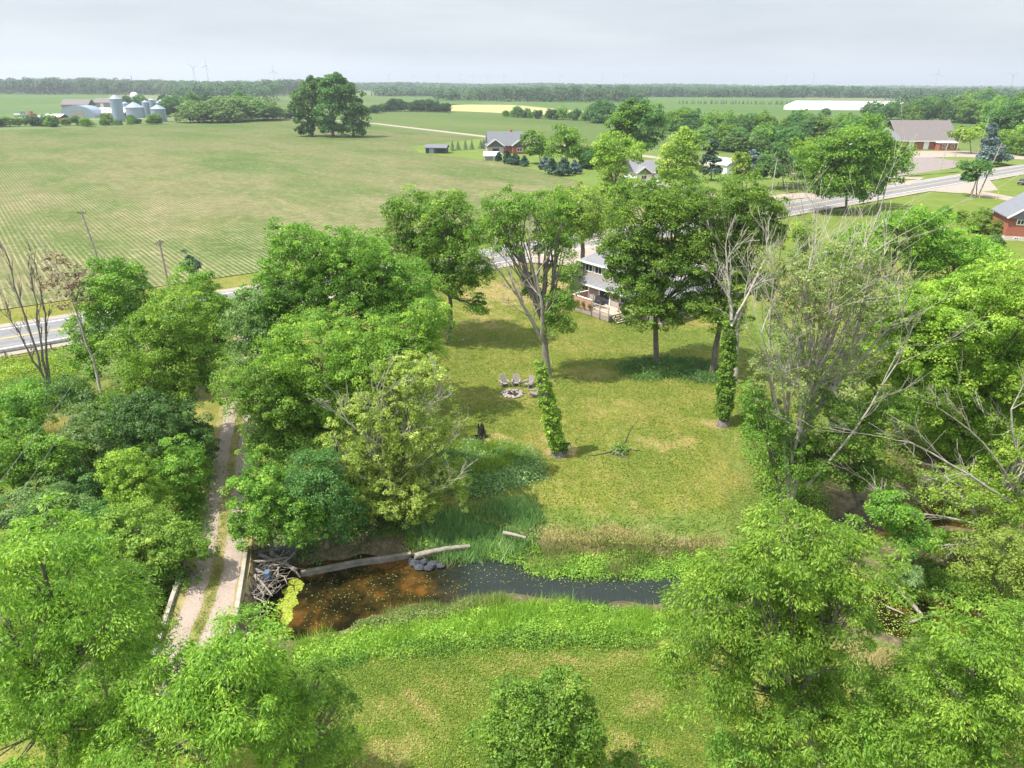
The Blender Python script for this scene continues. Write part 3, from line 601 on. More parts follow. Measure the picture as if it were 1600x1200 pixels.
def gable_walls(w_, d, e, rdg, x0=0, y0=0, axis='x', hip=0, th=0.2):
    mb = MB(); rdg -= th*1.2; e -= .02; P = [(0,0,0),(w_,0,0),(w_,d,0),(0,d,0),(0,0,e),(w_,0,e),(w_,d,e),(0,d,e)]
    P = [(x0+x, y0+y, z-(.4 if z == 0 else 0)) for x, y, z in P]
    if hip: return mb.add(P, [(0,1,5,4),(1,2,6,5),(2,3,7,6),(3,0,4,7),(4,5,6,7)])
    if axis == 'x':
        P += [(x0, y0+d/2, rdg), (x0+w_, y0+d/2, rdg)]; return mb.add(P, [(0,1,5,4),(2,3,7,6),(1,2,6,9,5),(3,0,4,8,7)])
    P += [(x0+w_/2, y0, rdg), (x0+w_/2, y0+d, rdg)]; return mb.add(P, [(1,2,6,5),(3,0,4,7),(0,1,5,8,4),(2,3,7,9,6)])
RZ = math.atan2(U.y, U.x)
def house(name, label, loc, rz, cat='house', group=None): return empty(name, loc, rz, label, cat, group)
# ---- main house and its deck
Q0 = at(951, 503)
hs = house('house', 'two-storey beige house with grey hip roof behind the maples, wooden deck at its side', Q0, RZ)
gable_walls(6.5, 9, 5.4, 6.9, 4, 0.2, 'y', hip=1).build('wall', SIDB, hs)
gable_roof(6.5, 9, 5.4, 7.4, 0.45, 0.15, 3.6, 4, 0.2, 'y').build('roof', SHING, hs)
lw = MB(); lw.box(3.2, -1.2, -.4, 3.98, 10.2, 2.75); lw.box(10.52, -4.5, -.4, 17.0, 6.5, 2.7); lw.box(4.2, -4.5, -.4, 10.5, .18, 2.7); lw.build('wall', SIDB, hs)
rf = MB(); rf.add([(2.6,-1.7,2.55),(4.0,-1.7,3.15),(4.0,10.7,3.15),(2.6,10.7,2.55),(2.6,-1.7,2.73),(4.0,-1.7,3.33),(4.0,10.7,3.33),(2.6,10.7,2.73)], [(0,1,2,3),(4,7,6,5),(0,4,5,1),(1,5,6,2),(2,6,7,3),(3,7,4,0)]); rf.build('porch_roof', SHING, hs)
gable_roof(12.8, 4.7, 2.72, 4.2, 0.4, 0.15, 2.0, 4.2, -4.5, 'x').build('roof', SHING, hs)
ft = MB(); ft.box(3.45, -.35, 5.02, 3.56, 9.75, 5.2); ft.box(2.56, -1.7, 2.5, 2.64, 10.7, 2.70); ft.box(3.93, .16, 2.9, 3.997, .34, 5.2); ft.box(3.93, 9.05, 2.9, 3.997, 9.22, 5.2); ft.build('eave_trim', TRIM, hs)
for y in (7.9, 6.2): window(hs, (4.0, y, 4.35), (-1,0,0), 1.3, 0.95)
window(hs, (4.0, 3.0, 4.35), (-1,0,0), 1.3, 0.95); window(hs, (3.2, 7.6, 1.95), (-1,0,0), 1.2, 0.7)
MB().box(3.12, 4.9, .75, 3.195, 5.1, 2.5).box(3.12, 3.0, .75, 3.195, 3.2, 2.5).box(3.12, 3.2, 2.35, 3.195, 4.9, 2.5).build('door_frame', TRIM, hs); dr_ = MB().box(3.14, 3.21, .78, 3.19, 4.89, 2.34).build('glass_door', GLASS, hs)
window(hs, (3.2, 0.6, 1.8), (-1,0,0), 1.5, 1.2)
MB().box(8.2, 2.0, 6.6, 8.9, 2.7, 8.1).build('chimney', BRICK, hs)
dk = empty('deck', Q0, RZ, 'raised wooden deck with reddish privacy screen and stairs beside the beige house', 'deck')
MB().box(0, 0, .62, 3.08, 6.3, .74).build('floor', DECKF, dk)
sk = MB()
for i in range(5): sk.box(-.03, 0, .0+i*.13, .0, 6.3, .11+i*.13); sk.box(0, -.03, 0+i*.13, 2.0, 0, .11+i*.13)
sk.build('skirt', GREYW, dk)
ps = MB(); ps.box(-.10, 3.0, .62, -.05, 6.35, 1.95)
ps.box(-.10, 6.36, .62, 2.6, 6.41, 1.95); ps.build('privacy_screen', DECKW, dk)
tr_ = MB(); tr_.box(-.16, 2.96, 1.95, .02, 6.45, 2.01); tr_.box(.02, 6.3, 1.95, 2.6, 6.45, 2.01); tr_.build('screen_cap', TRIM, dk)
rl = MB(); r2 = MB()
for z in (.95, 1.2, 1.45): rl.box(-.06, 0, z, -.02, 2.95, z+.06); r2.box(2.1, -.06, z, 3.05, -.02, z+.06)
rl.box(-.12, -.1, 1.66, .04, 2.95, 1.71)
for y in (0, 1.5, 2.95): rl.box(-.14, y-.05, -.02, -.04, y+.05, 1.65)
r2.box(2.05, -.08, .0, 2.15, .02, 1.65); r2.build('railing', GREYW, dk); rl.build('railing', GREYW, dk)
for x, y in ((.6, 5.9), (2.2, 5.9), (.6, 3.4)):
    MB().box(x-.06, y-.06, .74, x+.06, y+.06, 2.5).build('post', GREYW, dk)
stp = MB()
for i in range(4): stp.box(.35, -.32-.28*i, .50-.15*i, 1.95, -.04-.28*i, .56-.15*i)
stp.build('tread', DECKF, dk)
ss = MB(); ss.add([(.3,-.03,.60),(.3,-1.2,-.02),(.3,-1.2,.14),(.3,-.03,.76),(.35,-.03,.60),(.35,-1.2,-.02),(.35,-1.2,.14),(.35,-.03,.76)], [(0,1,2,3),(7,6,5,4),(0,4,5,1),(1,5,6,2),(2,6,7,3),(3,7,4,0)]); ss.build('stringer', GREYW, dk); ss = MB()
ss.add([(1.95,-.03,.60),(1.95,-1.2,-.02),(1.95,-1.2,.14),(1.95,-.03,.76),(2.0,-.03,.60),(2.0,-1.2,-.02),(2.0,-1.2,.14),(2.0,-.03,.76)], [(0,1,2,3),(7,6,5,4),(0,4,5,1),(1,5,6,2),(2,6,7,3),(3,7,4,0)]); ss.build('stringer', GREYW, dk)
def on(root_loc, x, y, z): return root_loc+U*x+N*y+Vector((0, 0, z))
def patio_chair(p, rz, lab):
    o = empty('patio_chair', p, rz, lab, 'chair', 'dark chairs on the deck')
    MB().box(-.3, -.3, .36, .3, .3, .46).build('seat', DARKFAB, o); MB().add([(-.3,.24,.46),(.3,.24,.46),(.3,.42,1.0),(-.3,.42,1.0),(-.3,.32,.46),(.3,.32,.46),(.3,.5,1.0),(-.3,.5,1.0)], [(0,1,2,3),(7,6,5,4),(0,4,5,1),(1,5,6,2),(2,6,7,3),(3,7,4,0)]).build('backrest', DARKFAB, o)
    for sx_ in (-1, 1):
        MB().box(sx_*.33-.03, -.3, .62, sx_*.33+.03, .34, .66).build('armrest', BLACKM, o)
        for sy in (-1, 1): MB().box(sx_*.33-.02, sy*.27-.02, 0, sx_*.33+.02, sy*.27+.02, .62).build('leg', BLACKM, o)
    return o
patio_chair(on(Q0, .9, 4.1, .74), RZ+1.6, 'dark patio chair on the deck, nearest the privacy screen corner')
patio_chair(on(Q0, 1.6, 3.0, .74), RZ+3.3, 'dark patio chair on the deck beside the open railing')
patio_chair(on(Q0, 2.3, 4.3, .74), RZ-.6, 'dark patio chair on the deck close to the glass door')
tb = empty('patio_table', on(Q0, 1.6, 3.95, .74), RZ, 'low dark patio table between the chairs on the deck', 'table')
MB().lathe([(0, .48), (.5, .48), (.5, .53), (0, .53)]).build('tabletop', BLACKM, tb)
for k in range(3): a = k*2.1; MB().beam((.35*math.cos(a), .35*math.sin(a), 0), (.2*math.cos(a), .2*math.sin(a), .48), .04, .04).build('leg', BLACKM, tb)
gr_ = empty('grill', on(Q0, 2.75, .6, .74), RZ+1.57, 'black barbecue grill on the deck beside the top of the stairs', 'grill')
MB().box(-.35, -.25, .55, .35, .25, .8).build('firebox', BLACKM, gr_); MB().tube([(-.35,0,.8),(.35,0,.8)], .25, 12).build('lid', BLACKM, gr_)
for x in (-.3, .3):
    for y in (-.2, .2): MB().box(x-.02, y-.02, 0, x+.02, y+.02, .55).build('leg', BLACKM, gr_)
for y, lab in ((5.3, 'terracotta hanging planter on the reddish deck screen, farther from the stairs'), (4.3, 'leafy hanging planter at the middle of the reddish deck screen'), (3.2, 'hanging planter at the stair-side end of the reddish deck screen')):
    p = empty('hanging_planter', on(Q0, -.28, y, 1.25), RZ, lab, 'planter', 'planters hung on the deck screen'); MB().lathe([(0, -.22), (.12, -.22), (.18, .02), (.15, .02), (0, -.03)], n=12).build('pot', TERRA, p)
    k = np.random.RandomState(int(y*9)); c = k.normal(scale=.13, size=(160, 3))+[0, 0, .08]; link('foliage', np_mesh('foliage', leaves(c, unit(c+[0,0,.3]), np.full(160, .11)), np.arange(640), L['dark'], k.rand(160)), p)
    MB().box(.08, -.015, .0, .2, .015, .03).build('bracket', BLACKM, p)
# ---- generic far house
def far_house(name, label, px, py, wpx, dep, e, rdg, wall, roof, rz=None, axis='x', gables=(), cat='house', wins=0, hip=0, trim=True):
    P = at(px, py); k = mpp(P.y); w_ = wpx*k; o = house(name, label, P, RZ*0 if rz is None else rz, cat)
    gable_walls(w_, dep, e, rdg, -w_/2, 0, axis, hip).build('wall', wall, o); gable_roof(w_, dep, e, rdg, .5, .2, hip, -w_/2, 0, axis).build('roof', roof, o)
    for gx_, gw, gp, wm in gables:                        # front gables: centre, width, projection
        h = MB(); h = gable_walls(gw, gp+dep*.45, e, e+gw*.36, gx_-gw/2, -gp, 'y'); h.build('wall', wm or wall, o)
        gable_roof(gw, gp+dep*.45, e, e+gw*.36, .4, .2, 0, gx_-gw/2, -gp, 'y').build('roof', roof, o)
        if trim:
            tm = MB(); z1 = e+gw*.36
            for s_ in (-1, 1): tm.beam((gx_+s_*(gw/2+.4), -gp-.45, e-.32), (gx_, -gp-.45, z1-.08), .12, .35)
            tm.build('gable_trim', TRIM, o)
        window(o, (gx_, -gp, e*.5), (0,-1,0), min(2.2, gw*.4), 1.3, frame=.15)
    for i in range(wins): window(o, (-w_/2+w_*(i+.5)/wins, 0, e*.55), (0,-1,0), 1.3, 1.2, frame=.14)
    return o, w_
hA, wA = far_house('house', 'brick bungalow with dark grey roof and two white-trimmed gables beyond the field', 795, 240, 62, 12, 3.4, 8.0, BRICK, DSHING, 0.12, gables=((-5.6, 6.4, 3.0, SIDB), (4.0, 5.6, 2.6, BRICK)), wins=4)
gb = MB().box(-7.6, -7.5, 0, -3.2, -3.1, .5); gb.build('patio', CONC, hA); MB().box(-6.8, -3.1, .2, -4.2, -3.03, 2.3).build('patio_door', GLASS, hA); MB().tube([(1.5, 6, 6.5), (1.5, 6, 8.6)], .45, 4).build('chimney', BRICK, hA)
sh, _ = far_house('shed', 'low dark blue shed with shallow grey roof standing alone in the field', 681, 240, 32, 6, 2.4, 3.3, BLUES, DSHING, -.08, cat='shed', trim=False)
MB().box(-2.6, -.05, 0, -.8, -.01, 2.1).build('door', STEEL, sh); MB().box(.4, -.05, 0, 3.6, -.01, 2.0).build('door', BLACKM, sh)
gh, _ = far_house('shed', 'small open-sided shed with white roof in front of the brick bungalow', 768, 251, 20, 4, 2.0, 3.0, GREYW, WHITEP, .1, cat='shed', trim=False); MB().box(.6, -.06, 0, 2.0, -.01, 1.6).build('door', TRIM, gh)
hB, _ = far_house('house', 'white bungalow with grey gabled roof beside the dense yellow-green tree', 1016, 284, 52, 9, 2.9, 5.6, SIDW, SHING, .25, gables=((-2.8, 4.2, 1.6, None), (2.6, 3.6, 1.2, None)), wins=4)
gC, _ = far_house('garage', 'white garage with pale metal roof beside the fenced lawn', 1146, 272, 30, 8, 3.1, 4.6, SIDW, simple('pale_roof', (.5,.5,.5), .8, .05, 1), .5, axis='y', cat='garage', trim=False)
far_house('house', 'brownish-roofed house half hidden behind the hedge trees, beyond the white garage', 1211, 228, 34, 10, 3.5, 7.5, SIDB, BROOF, .1)
far_house('house', 'white-walled house with blue-grey roof just left of the brick hall', 1352, 232, 34, 10, 4, 8.5, SIDW, SHING, .35)
far_house('house', 'grey hip-roofed annex standing between the blue-roofed house and brick hall', 1395, 234, 36, 12, 4, 8.8, SIDB, SHING, .2, hip=5)
# brick hall
sc, ws = far_house('hall', 'large brick hall with a wide brown-grey roof beside the parking lot', 1447, 234, 92, 20, 4.2, 11.6, BRICK, BROOF, .0, cat='hall', trim=False)
for i, x in enumerate((-8, -1.5)): MB().box(x, -.06, .2, x+2.2, -.01, 3.4).build('door', TRIM, sc)
MB().box(3.5, -3.4, -.3, 11, -.01, 3.0).build('entrance_porch', BRICK, sc); MB().box(3.1, -3.8, 3.01, 11.4, -.01, 3.3).build('porch_roof', TRIM, sc); MB().box(-12.3, -.62, 3.4, 12.3, -.54, 3.75).build('eave_trim', TRIM, sc)
window(sc, (5.5, -3.4, 1.7), (0,-1,0), 1.6, 1.3, frame=.15); window(sc, (9.2, -3.4, 1.7), (0,-1,0), 1.6, 1.3, frame=.15)
# red brick house at the right edge
P = at(1568, 375); rh = house('house', 'red brick house with pale stone base and light grey roof at the right edge', P, -.30)
gable_walls(9.4, 9, 4.5, 7.9, 0, 0, 'y').build('wall', BRICK, rh); gable_roof(9.4, 9, 4.5, 7.9, .5, .18, 0, 0, 0, 'y').build('roof', simple('light_grey_roof', (.15,.16,.18), .8, .1, 2), rh)
MB().box(-.06, -.06, -.4, 9.5, 9.1, .75).build('foundation', STONE, rh)
rt = MB(); rt.beam((-.5,-.52,4.0), (4.7,-.52,7.78), .1, .28); rt.beam((9.9,-.52,4.0), (4.7,-.52,7.78), .1, .28); rt.build('gable_trim', TRIM, rh)
window(rh, (1.9, 0, 3.3), (0,-1,0), 1.3, 1.0, frame=.16); window(rh, (4.8, 0, 2.9), (0,-1,0), 1.6, 1.0, frame=.16); window(rh, (4.8, 0, 5.2), (0,-1,0), 1.8, 1.5, frame=.18); window(rh, (7.6, 0, 3.0), (0,-1,0), 1.3, 1.2, frame=.16)
window(rh, (1.9, -.06, .45), (0,-1,0), .8, .4, frame=.08)
MB().lathe([(0,0),(.55,0),(.55,.75),(.45,.9),(0,.95)], (4.3,-1.0,0), 12).build('heat_pump', BLACKM, rh)
# ---- farm: bins, silos, barns
def bin_(px, py, wpx, hpx, label, name='grain_bin', roofh=.28, mat=STEEL, dome=False, cat='grain bin', grp='grain bins at the far farm'):
    P = at(px, py); k = mpp(P.y); r = wpx*k/2; h = hpx*k; o = empty(name, P, 0, label, cat, grp)
    b = MB(); e = h-(r if dome else 2*r*roofh); n = max(3, int(e/1.2)); prof = []
    for i in range(n): prof += [(r, e*i/n), (r*.985, e*(i+.5)/n)]
    b.lathe(prof+[(r, e)], n=28).build('wall', mat, o, True)
    if dome: MB().lathe([(r*1.01*math.cos(a), e+r*math.sin(a)) for a in [i*math.pi/16 for i in range(9)]], n=28).build('dome', WHITEP, o, True)
    else: MB().lathe([(r*1.06, e-.1), (r*.12, h-.2), (r*.12, h+.3), (0, h+.35)], n=28).build('roof', mat, o)
    return o
bin_(187, 190, 17, 39, 'tallest silver grain bin with conical roof, left end of the farm bins', 'grain_silo', .35, cat='silo')
bin_(213, 184, 27, 23, 'wide silver grain bin right of the tallest one')
bin_(250, 190, 22, 25, 'front silver grain bin at the right end of the farm bins')
bin_(231, 182, 11, 24, 'narrow silver bin between the two wide grain bins')
bin_(241, 180, 10, 25, 'slim pale bin just left of the rear right-hand bin')
bin_(255, 180, 16, 23, 'grain bin standing behind the front right-hand bin')
bin_(199, 182, 10, 22, 'narrow grain bin squeezed beside the tallest silo')
bin_(214, 172, 12, 26, 'white-domed concrete silo standing behind the farm bins', 'domed_silo', dome=True, mat=CONC, cat='silo')
def barn(px, py, wpx, dep, e, rdg, wall, roof, rz, label, arch=False):
    P = at(px, py); k = mpp(P.y); w_ = wpx*k; o = empty('barn', P, rz, label, 'barn', 'barns at the far farm')
    if arch:
        n = 12; mb = MB(); pr = [(-math.cos(math.pi*i/n)*w_/2, math.sin(math.pi*i/n)**.7*rdg) for i in range(n+1)]
        mb.add([(x, 0, z) for x, z in pr]+[(x, dep, z) for x, z in pr], [(i, i+1, n+2+i, n+1+i) for i in range(n)]+[tuple(range(n+1))[::-1], tuple(range(n+1, 2*n+2))]); mb.build('roof', roof, o); MB().box(-w_*.2, -.1, 0, w_*.2, -.02, rdg*.6).build('door', GREYW, o)
    else:
        gable_walls(w_, dep, e, rdg, -w_/2, 0).build('wall', wall, o); gable_roof(w_, dep, e, rdg, .5, .2, 0, -w_/2, 0).build('roof', roof, o); MB().box(-w_*.1, -.1, 0, w_*.1, -.02, e*.8).build('door', TRIM, o)
    return o
barn(122, 184, 52, 16, 3, 8.5, SIDW, STEEL, .05, 'arched white hoop barn in front of the farm bins', True)
barn(170, 183, 50, 14, 3.2, 6.5, BRICK, SIDW, -.05, 'red-walled barn with pale roof beside the tallest silo')
barn(118, 172, 40, 16, 5, 9.5, GREYW, BROOF, .1, 'grey gabled barn behind the white hoop barn'); barn(160, 168, 24, 16, 5, 9.0, GREYW, BROOF, .1, 'second grey gabled barn behind the red-walled one')
barn(82, 188, 26, 10, 2.5, 4.0, BRICK, SIDW, 0, 'low red shed at the left of the white hoop barn'); barn(268, 178, 12, 10, 4, 6, BRICK, DSHING, .1, 'small brick-red shed at the right of the bins')
for i, (px, py) in enumerate([(28,182),(40,184),(52,183),(64,185),(36,178),(48,179)]):
    P = at(px, py); o = empty('farm_wagon', P, i*.5, ORD[i]+' in the loose row of parked machines in the yard left of the barns', 'farm machine', 'machines in the farm yard')
    MB().box(-2.2, -1.1, .9, 2.2, 1.1, 2.0+.3*(i % 3)).build('body', (SIDW, STEEL, BRICK)[i % 3], o)
    for x in (-1.4, 1.4):
        for y in (-1.15, 1.15): MB().tube([(x, y-.12, .5), (x, y+.12, .5)], .5, 10).build('wheel', RUBBER, o)
# elevator leg and masts at the farm
P = at(214, 168); o = empty('radio_mast', P, 0, 'thin lattice mast rising behind the farm bins', 'mast'); 
mm_ = MB(); 
for a in range(3): mm_.tube([(1.0*math.cos(a*2.1), 1.0*math.sin(a*2.1), 0), (0.12*math.cos(a*2.1), .12*math.sin(a*2.1), 31)], .13, 4)
for i in range(12): z = i*2.5; r_ = 1.0-z/31*.88; mm_.tube([(r_*math.cos(0), 0, z), (r_*math.cos(2.1), r_*math.sin(2.1), z+1.2), (r_*math.cos(4.2), r_*math.sin(4.2), z+2.4)], .08, 3)
mm_.build('lattice', GALV, o); MB().tube([(0,0,31),(0,0,34)], .05, 4).build('antenna', GALV, o)
# greenhouses
for i in range(6):
    a = at(1228+3*i, 171.5-1.6*i); b = at(1392+4*i, 172.5-1.6*i); ln = (b-a).length; o = empty('greenhouse', a, math.atan2(b.y-a.y, b.x-a.x), ('nearest' if i == 0 else ORD[i]+' nearest')+' of the long white greenhouse tunnels beyond the green field', 'greenhouse', 'white greenhouse tunnels')
    n = 8; ww = 8.5; hh = 4.8; pr = [(ww/2-math.cos(math.pi*j/n)*ww/2, math.sin(math.pi*j/n)**.8*hh) for j in range(n+1)]; mb = MB()
    mb.add([(0, y, z) for y, z in pr]+[(ln, y, z) for y, z in pr], [(j, n+1+j, n+2+j, j+1) for j in range(n)]+[tuple(range(n+1)), tuple(range(n+1, 2*n+2))[::-1]]); mb.build('cover', WHITEP, o)
    MB().box(-.06, ww*.35, 0, -.01, ww*.65, 2.4).build('door', GREYW, o)
# ---- wind turbines
def turbine(px, hub_py, D, label, rot, yaw):
    base = at_y(px, 300, D); k = at_y(px, hub_py, D); hz_ = k.z; o = empty('wind_turbine', (k.x, D, 0), yaw, label, 'wind turbine', 'wind turbines on the horizon')
    MB().lathe([(2.6, 0), (1.5, hz_-2), (0, hz_-1.9)], n=12).build('tower', TURB, o, True); MB().box(-2, -3, hz_-2, 2, 8, hz_+2.2).build('nacelle', TURB, o)
    h = MB().lathe([(0, 0), (2, .5), (2.2, 3), (0, 3.2)], n=12); h.v = [(x, -3-z+.01, y+hz_) for x, y, z in h.v]; h.build('hub', TURB, o)
    for i in range(3):
        a = rot+i*2.094; d = Vector((math.sin(a), 0, math.cos(a))); e = Vector((math.cos(a), 0, -math.sin(a))); c = Vector((0, -4.6, hz_)); bl = MB(); Lb = 50
        for q, (t_, w0) in enumerate(((2, 1.2), (10, 2.2), (30, 1.4), (Lb, .35))):
            p = c+d*t_; bl.v += [tuple(p-e*w0), tuple(p+Vector((0, -.5, 0))), tuple(p+e*w0), tuple(p+Vector((0, .5, 0)))]
        for q in range(3):
            for j in range(4): bl.f.append((q*4+j, q*4+(j+1) % 4, q*4+4+(j+1) % 4, q*4+4+j))
        bl.f += [(0, 3, 2, 1), (12, 13, 14, 15)]; bl.build('blade', TURB, o)
for i, (px, hp, D, lb) in enumerate([(322,103,4300,'largest wind turbine, above the forest left of the tree clump'), (302,106,4700,'wind turbine just left of the largest one'), (427,111,5600,'lone wind turbine above the woods left of the tree clump')]+
    [(px, 117+(i % 3), 7400+(i*613 % 900), ORD[i]+' from left among the tiny pale wind turbines on the hazy horizon') for i, px in enumerate((607, 645, 685, 719, 738, 762, 787, 821, 875, 941, 975, 1228, 1273))]+
    [(1466,115,6200,'pale wind turbine above the brick hall'), (1583,118,5200,'wind turbine at the far right edge of the horizon')]):
    turbine(px, hp, D, lb, i*.9+.3, (i % 5-2)*.3)
# ---- utility poles and wires
def pole(px, py, hm, label, arms=1, lean=(0, 0), r=.16, rz=0.6, lamp=False, mat=None, z=0, aw=1.25, pole_grp='utility poles'):
    P = at(px, py, z); o = empty('utility_pole', P, rz, label, 'utility pole', pole_grp); t = (lean[0], lean[1], hm)
    MB().tube([(0, 0, -.3), t], [r, r*.65], 8).build('pole', mat or POLEW, o)
    for j in range(arms):
        z_ = hm-.45-j*1.1; f_ = z_/hm; c_ = (lean[0]*f_, lean[1]*f_); ar = MB().box(c_[0]-aw, c_[1]-.06, z_-.06, c_[0]+aw, c_[1]+.06, z_+.06).build('crossarm', mat or POLEW, o)
        ins = MB(); [ins.lathe([(0, 0), (.05, 0), (.06, .18), (0, .2)], (c_[0]+x, c_[1], z_+.06), 6) for x in (-aw*.88, -aw*.4, aw*.4, aw*.88)]; ins.build('insulators', GLASS, ar)
    if lamp: MB().tube([(0, 0, hm*.8), (-1.6, 0, hm*.9), (-2.6, 0, hm*.92)], .05, 5).build('lamp_arm', GALV, o)
    return P
p1 = pole(163, 432, 9.5, 'leaning wooden utility pole across the highway, against the striped field at left', 1, (-1.0, 0), aw=.55)
p2 = pole(276, 505, 9.8, 'wooden utility pole rising between the two bright trees at left', 1, (-.3, 0), rz=1.4, aw=.7)
pole(703, 205, 10, 'lone utility pole beside the far gravel road', 1); pole(845, 212, 10, 'utility pole in front of the far field above the bungalow trees', 1)
pole(1204, 311, 9.6, 'pale utility pole with a crossarm at the near side of the highway', 1, (.2, 0), mat=PALEBARK, rz=.2); pole(1378, 322, 8.5, 'short pale pole right of the big roadside tree', 0, mat=PALEBARK)
pole(1467, 268, 12, 'tall bare pole at the edge of the parking lot', 1, (1.4, 0), mat=PALEBARK, rz=.2); pole(1489, 256, 12, 'slim pole behind the parking lot beside the yellowish tree', 0, (1.2, 0)); pole(1524, 250, 15, 'tall leaning pole in front of the blue spruce', 0, (2.4, 0))
pole(1527, 309, 13.0, 'brown wooden pole with crossarm beside the small corner tree', 1, (3.0, 0), mat=POLEW, rz=.2); pole(1517, 309, 7.5, 'shorter pole with lamp arm leaning beside the brown wooden pole', 0, (.8, 0), lamp=True)
for i, (px, py) in enumerate([(1515, 307), (1530, 310), (1556, 312)]): tag(MB().tube([at(px, py), at(px, py)+Vector((.25, 0, 1.9))], .09, 6).build('guy_marker', YEL), ['yellow guy-wire guard left of the corner poles', 'yellow guy-wire guard at the foot of the brown pole', 'yellow marker post in the grass right of the corner poles'][i], 'marker', 'yellow guy-wire guards')
def wire(a, b, sag, r, label):
    pts = [Vector(a).lerp(Vector(b), i/14)-Vector((0, 0, sag*4*(i/14)*(1-i/14))) for i in range(15)]
    tag(MB().tube(pts, r, 4).build('overhead_wire', simple('wire', (.16,.16,.16), .5, .05, 1) if 'wire' not in bpy.data.materials else bpy.data.materials['wire']), label, 'wire', 'overhead wires')
far_end = at_y(-90, 870, 24); far_end2 = at_y(-80, 930, 24)
wire(p2+Vector((-.3, 0, 8.2)), far_end, .5, .015, 'upper of two overhead wires slanting down across the bushes at left')
wire(p2+Vector((-.3, 0, 6.2)), far_end2, .5, .015, 'lower of two overhead wires slanting down across the bushes at left')
# guardrail
ga = 0
o = empty('guardrail', road_pt(-8, -6.9), RZ, 'steel guardrail along the near side of the highway at the left edge', 'guardrail')
rb = MB(); 
for z0, dy in ((.48, 0), (.60, -.05), (.72, 0)): rb.box(-60, dy-.03, z0, 18, dy+.03, z0+.09)
rb.build('rail', GALV, o)
for i in range(20): MB().box(-60+i*4, .03, -.7, -59.85+i*4, .18, .78).build('post', POLEW, o)
# signs, fence, cars
def sign(px, py, hm, mat, label, dia=True):
    P = at(px, py); o = empty('road_sign', P, 0.3, label, 'road sign'); MB().box(-.05, -.03, 0, .05, .03, hm).build('post', GALV, o); s_ = .62
    MB().add([(0,-.05,hm-.9),(s_,-.05,hm-.9+s_),(0,-.05,hm-.9+2*s_),(-s_,-.05,hm-.9+s_),(0,-.03,hm-.9),(s_,-.03,hm-.9+s_),(0,-.03,hm-.9+2*s_),(-s_,-.03,hm-.9+s_)], [(0,1,2,3),(7,6,5,4),(0,4,5,1),(1,5,6,2),(2,6,7,3),(3,7,4,0)]).build('panel', mat, o)
sign(1401, 281, 3.4, simple('sign_yellow', (.75,.36,.02), .5, .03, 1), 'orange-yellow diamond road sign beside the junction')
o = empty('fence', at(1215, 292), 0.35, 'low wooden rail fence in front of the dark trees', 'fence'); 
for i in range(8): MB().box(i*2.4-.07, -.07, 0, i*2.4+.07, .07, 1.3).build('post', GREYW, o)
MB().box(0, -.1, .45, 16.8, -.07, .6).box(0, -.1, .95, 16.8, -.07, 1.1).build('rail', GREYW, o)
def car(P, rz, mat, label, kind='car', truck=False):
    o = empty('pickup_truck' if truck else 'parked_car', P, rz, label, kind); b = MB(); Lc, Wc = (5.4, 1.9) if truck else (4.4, 1.75)
    sec = [(-Lc/2, .45, .75, .88), (-Lc/2+.15, .35, .95, .97), (-Lc*.2, .3, 1.0, 1), (Lc*.25, .3, .98, 1), (Lc/2-.1, .35, .85, .95), (Lc/2, .45, .7, .86)]
    for x, z0, z1, k in sec: b.v += [(x, -Wc/2*k, z0), (x, Wc/2*k, z0), (x, Wc/2*k*.97, z1), (x, -Wc/2*k*.97, z1)]
    for q in range(len(sec)-1):
        for j in range(4): b.f.append((q*4+j, q*4+4+j, q*4+4+(j+1) % 4, q*4+(j+1) % 4))
    b.f += [(0, 1, 2, 3), (23, 22, 21, 20)]; b.build('body', mat, o)
    x0, x1 = (-.6, 1.3) if truck else (-1.7, 1.1)
    MB().add([(x0,-Wc*.44,.98),(x1+.35,-Wc*.44,.98),(x1+.35,Wc*.44,.98),(x0,Wc*.44,.98),(x0+.25,-Wc*.37,1.5),(x1-.25,-Wc*.37,1.5),(x1-.25,Wc*.37,1.5),(x0+.25,Wc*.37,1.5)], [(4,5,6,7),(0,1,5,4),(1,2,6,5),(2,3,7,6),(3,0,4,7)]).build('windows', GLASS, o)
    MB().box(x0+.3, -Wc*.36, 1.50, x1-.3, Wc*.36, 1.55).build('roof', mat, o)
    for x in (-Lc*.31, Lc*.31):
        for y in (-Wc/2+.02, Wc/2-.02): MB().tube([(x, y-.11, .34), (x, y+.11, .34)], .34, 14).build('wheel', RUBBER, o)
    return o
CARW = simple('white_car_paint', (.8,.8,.8), .3, .02, 1); CARD = simple('dark_car_paint', (.03,.035,.045), .3, .05, 1); CARS = simple('silver_car_paint', (.45,.47,.5), .3, .04, 1)
car(at(1024, 292), .1, CARW, 'white pickup truck parked in front of the white bungalow', 'pickup truck', True)
car(at(1599, 288), .6, CARD, 'dark car on the grass at the right edge beside the junction'); car(road_pt(118, -1.8, .03), RZ, CARD, 'dark car driving on the highway behind the maples')
car(at(1078, 452), .9, CARW, 'white car parked behind the maple at the right of the house')
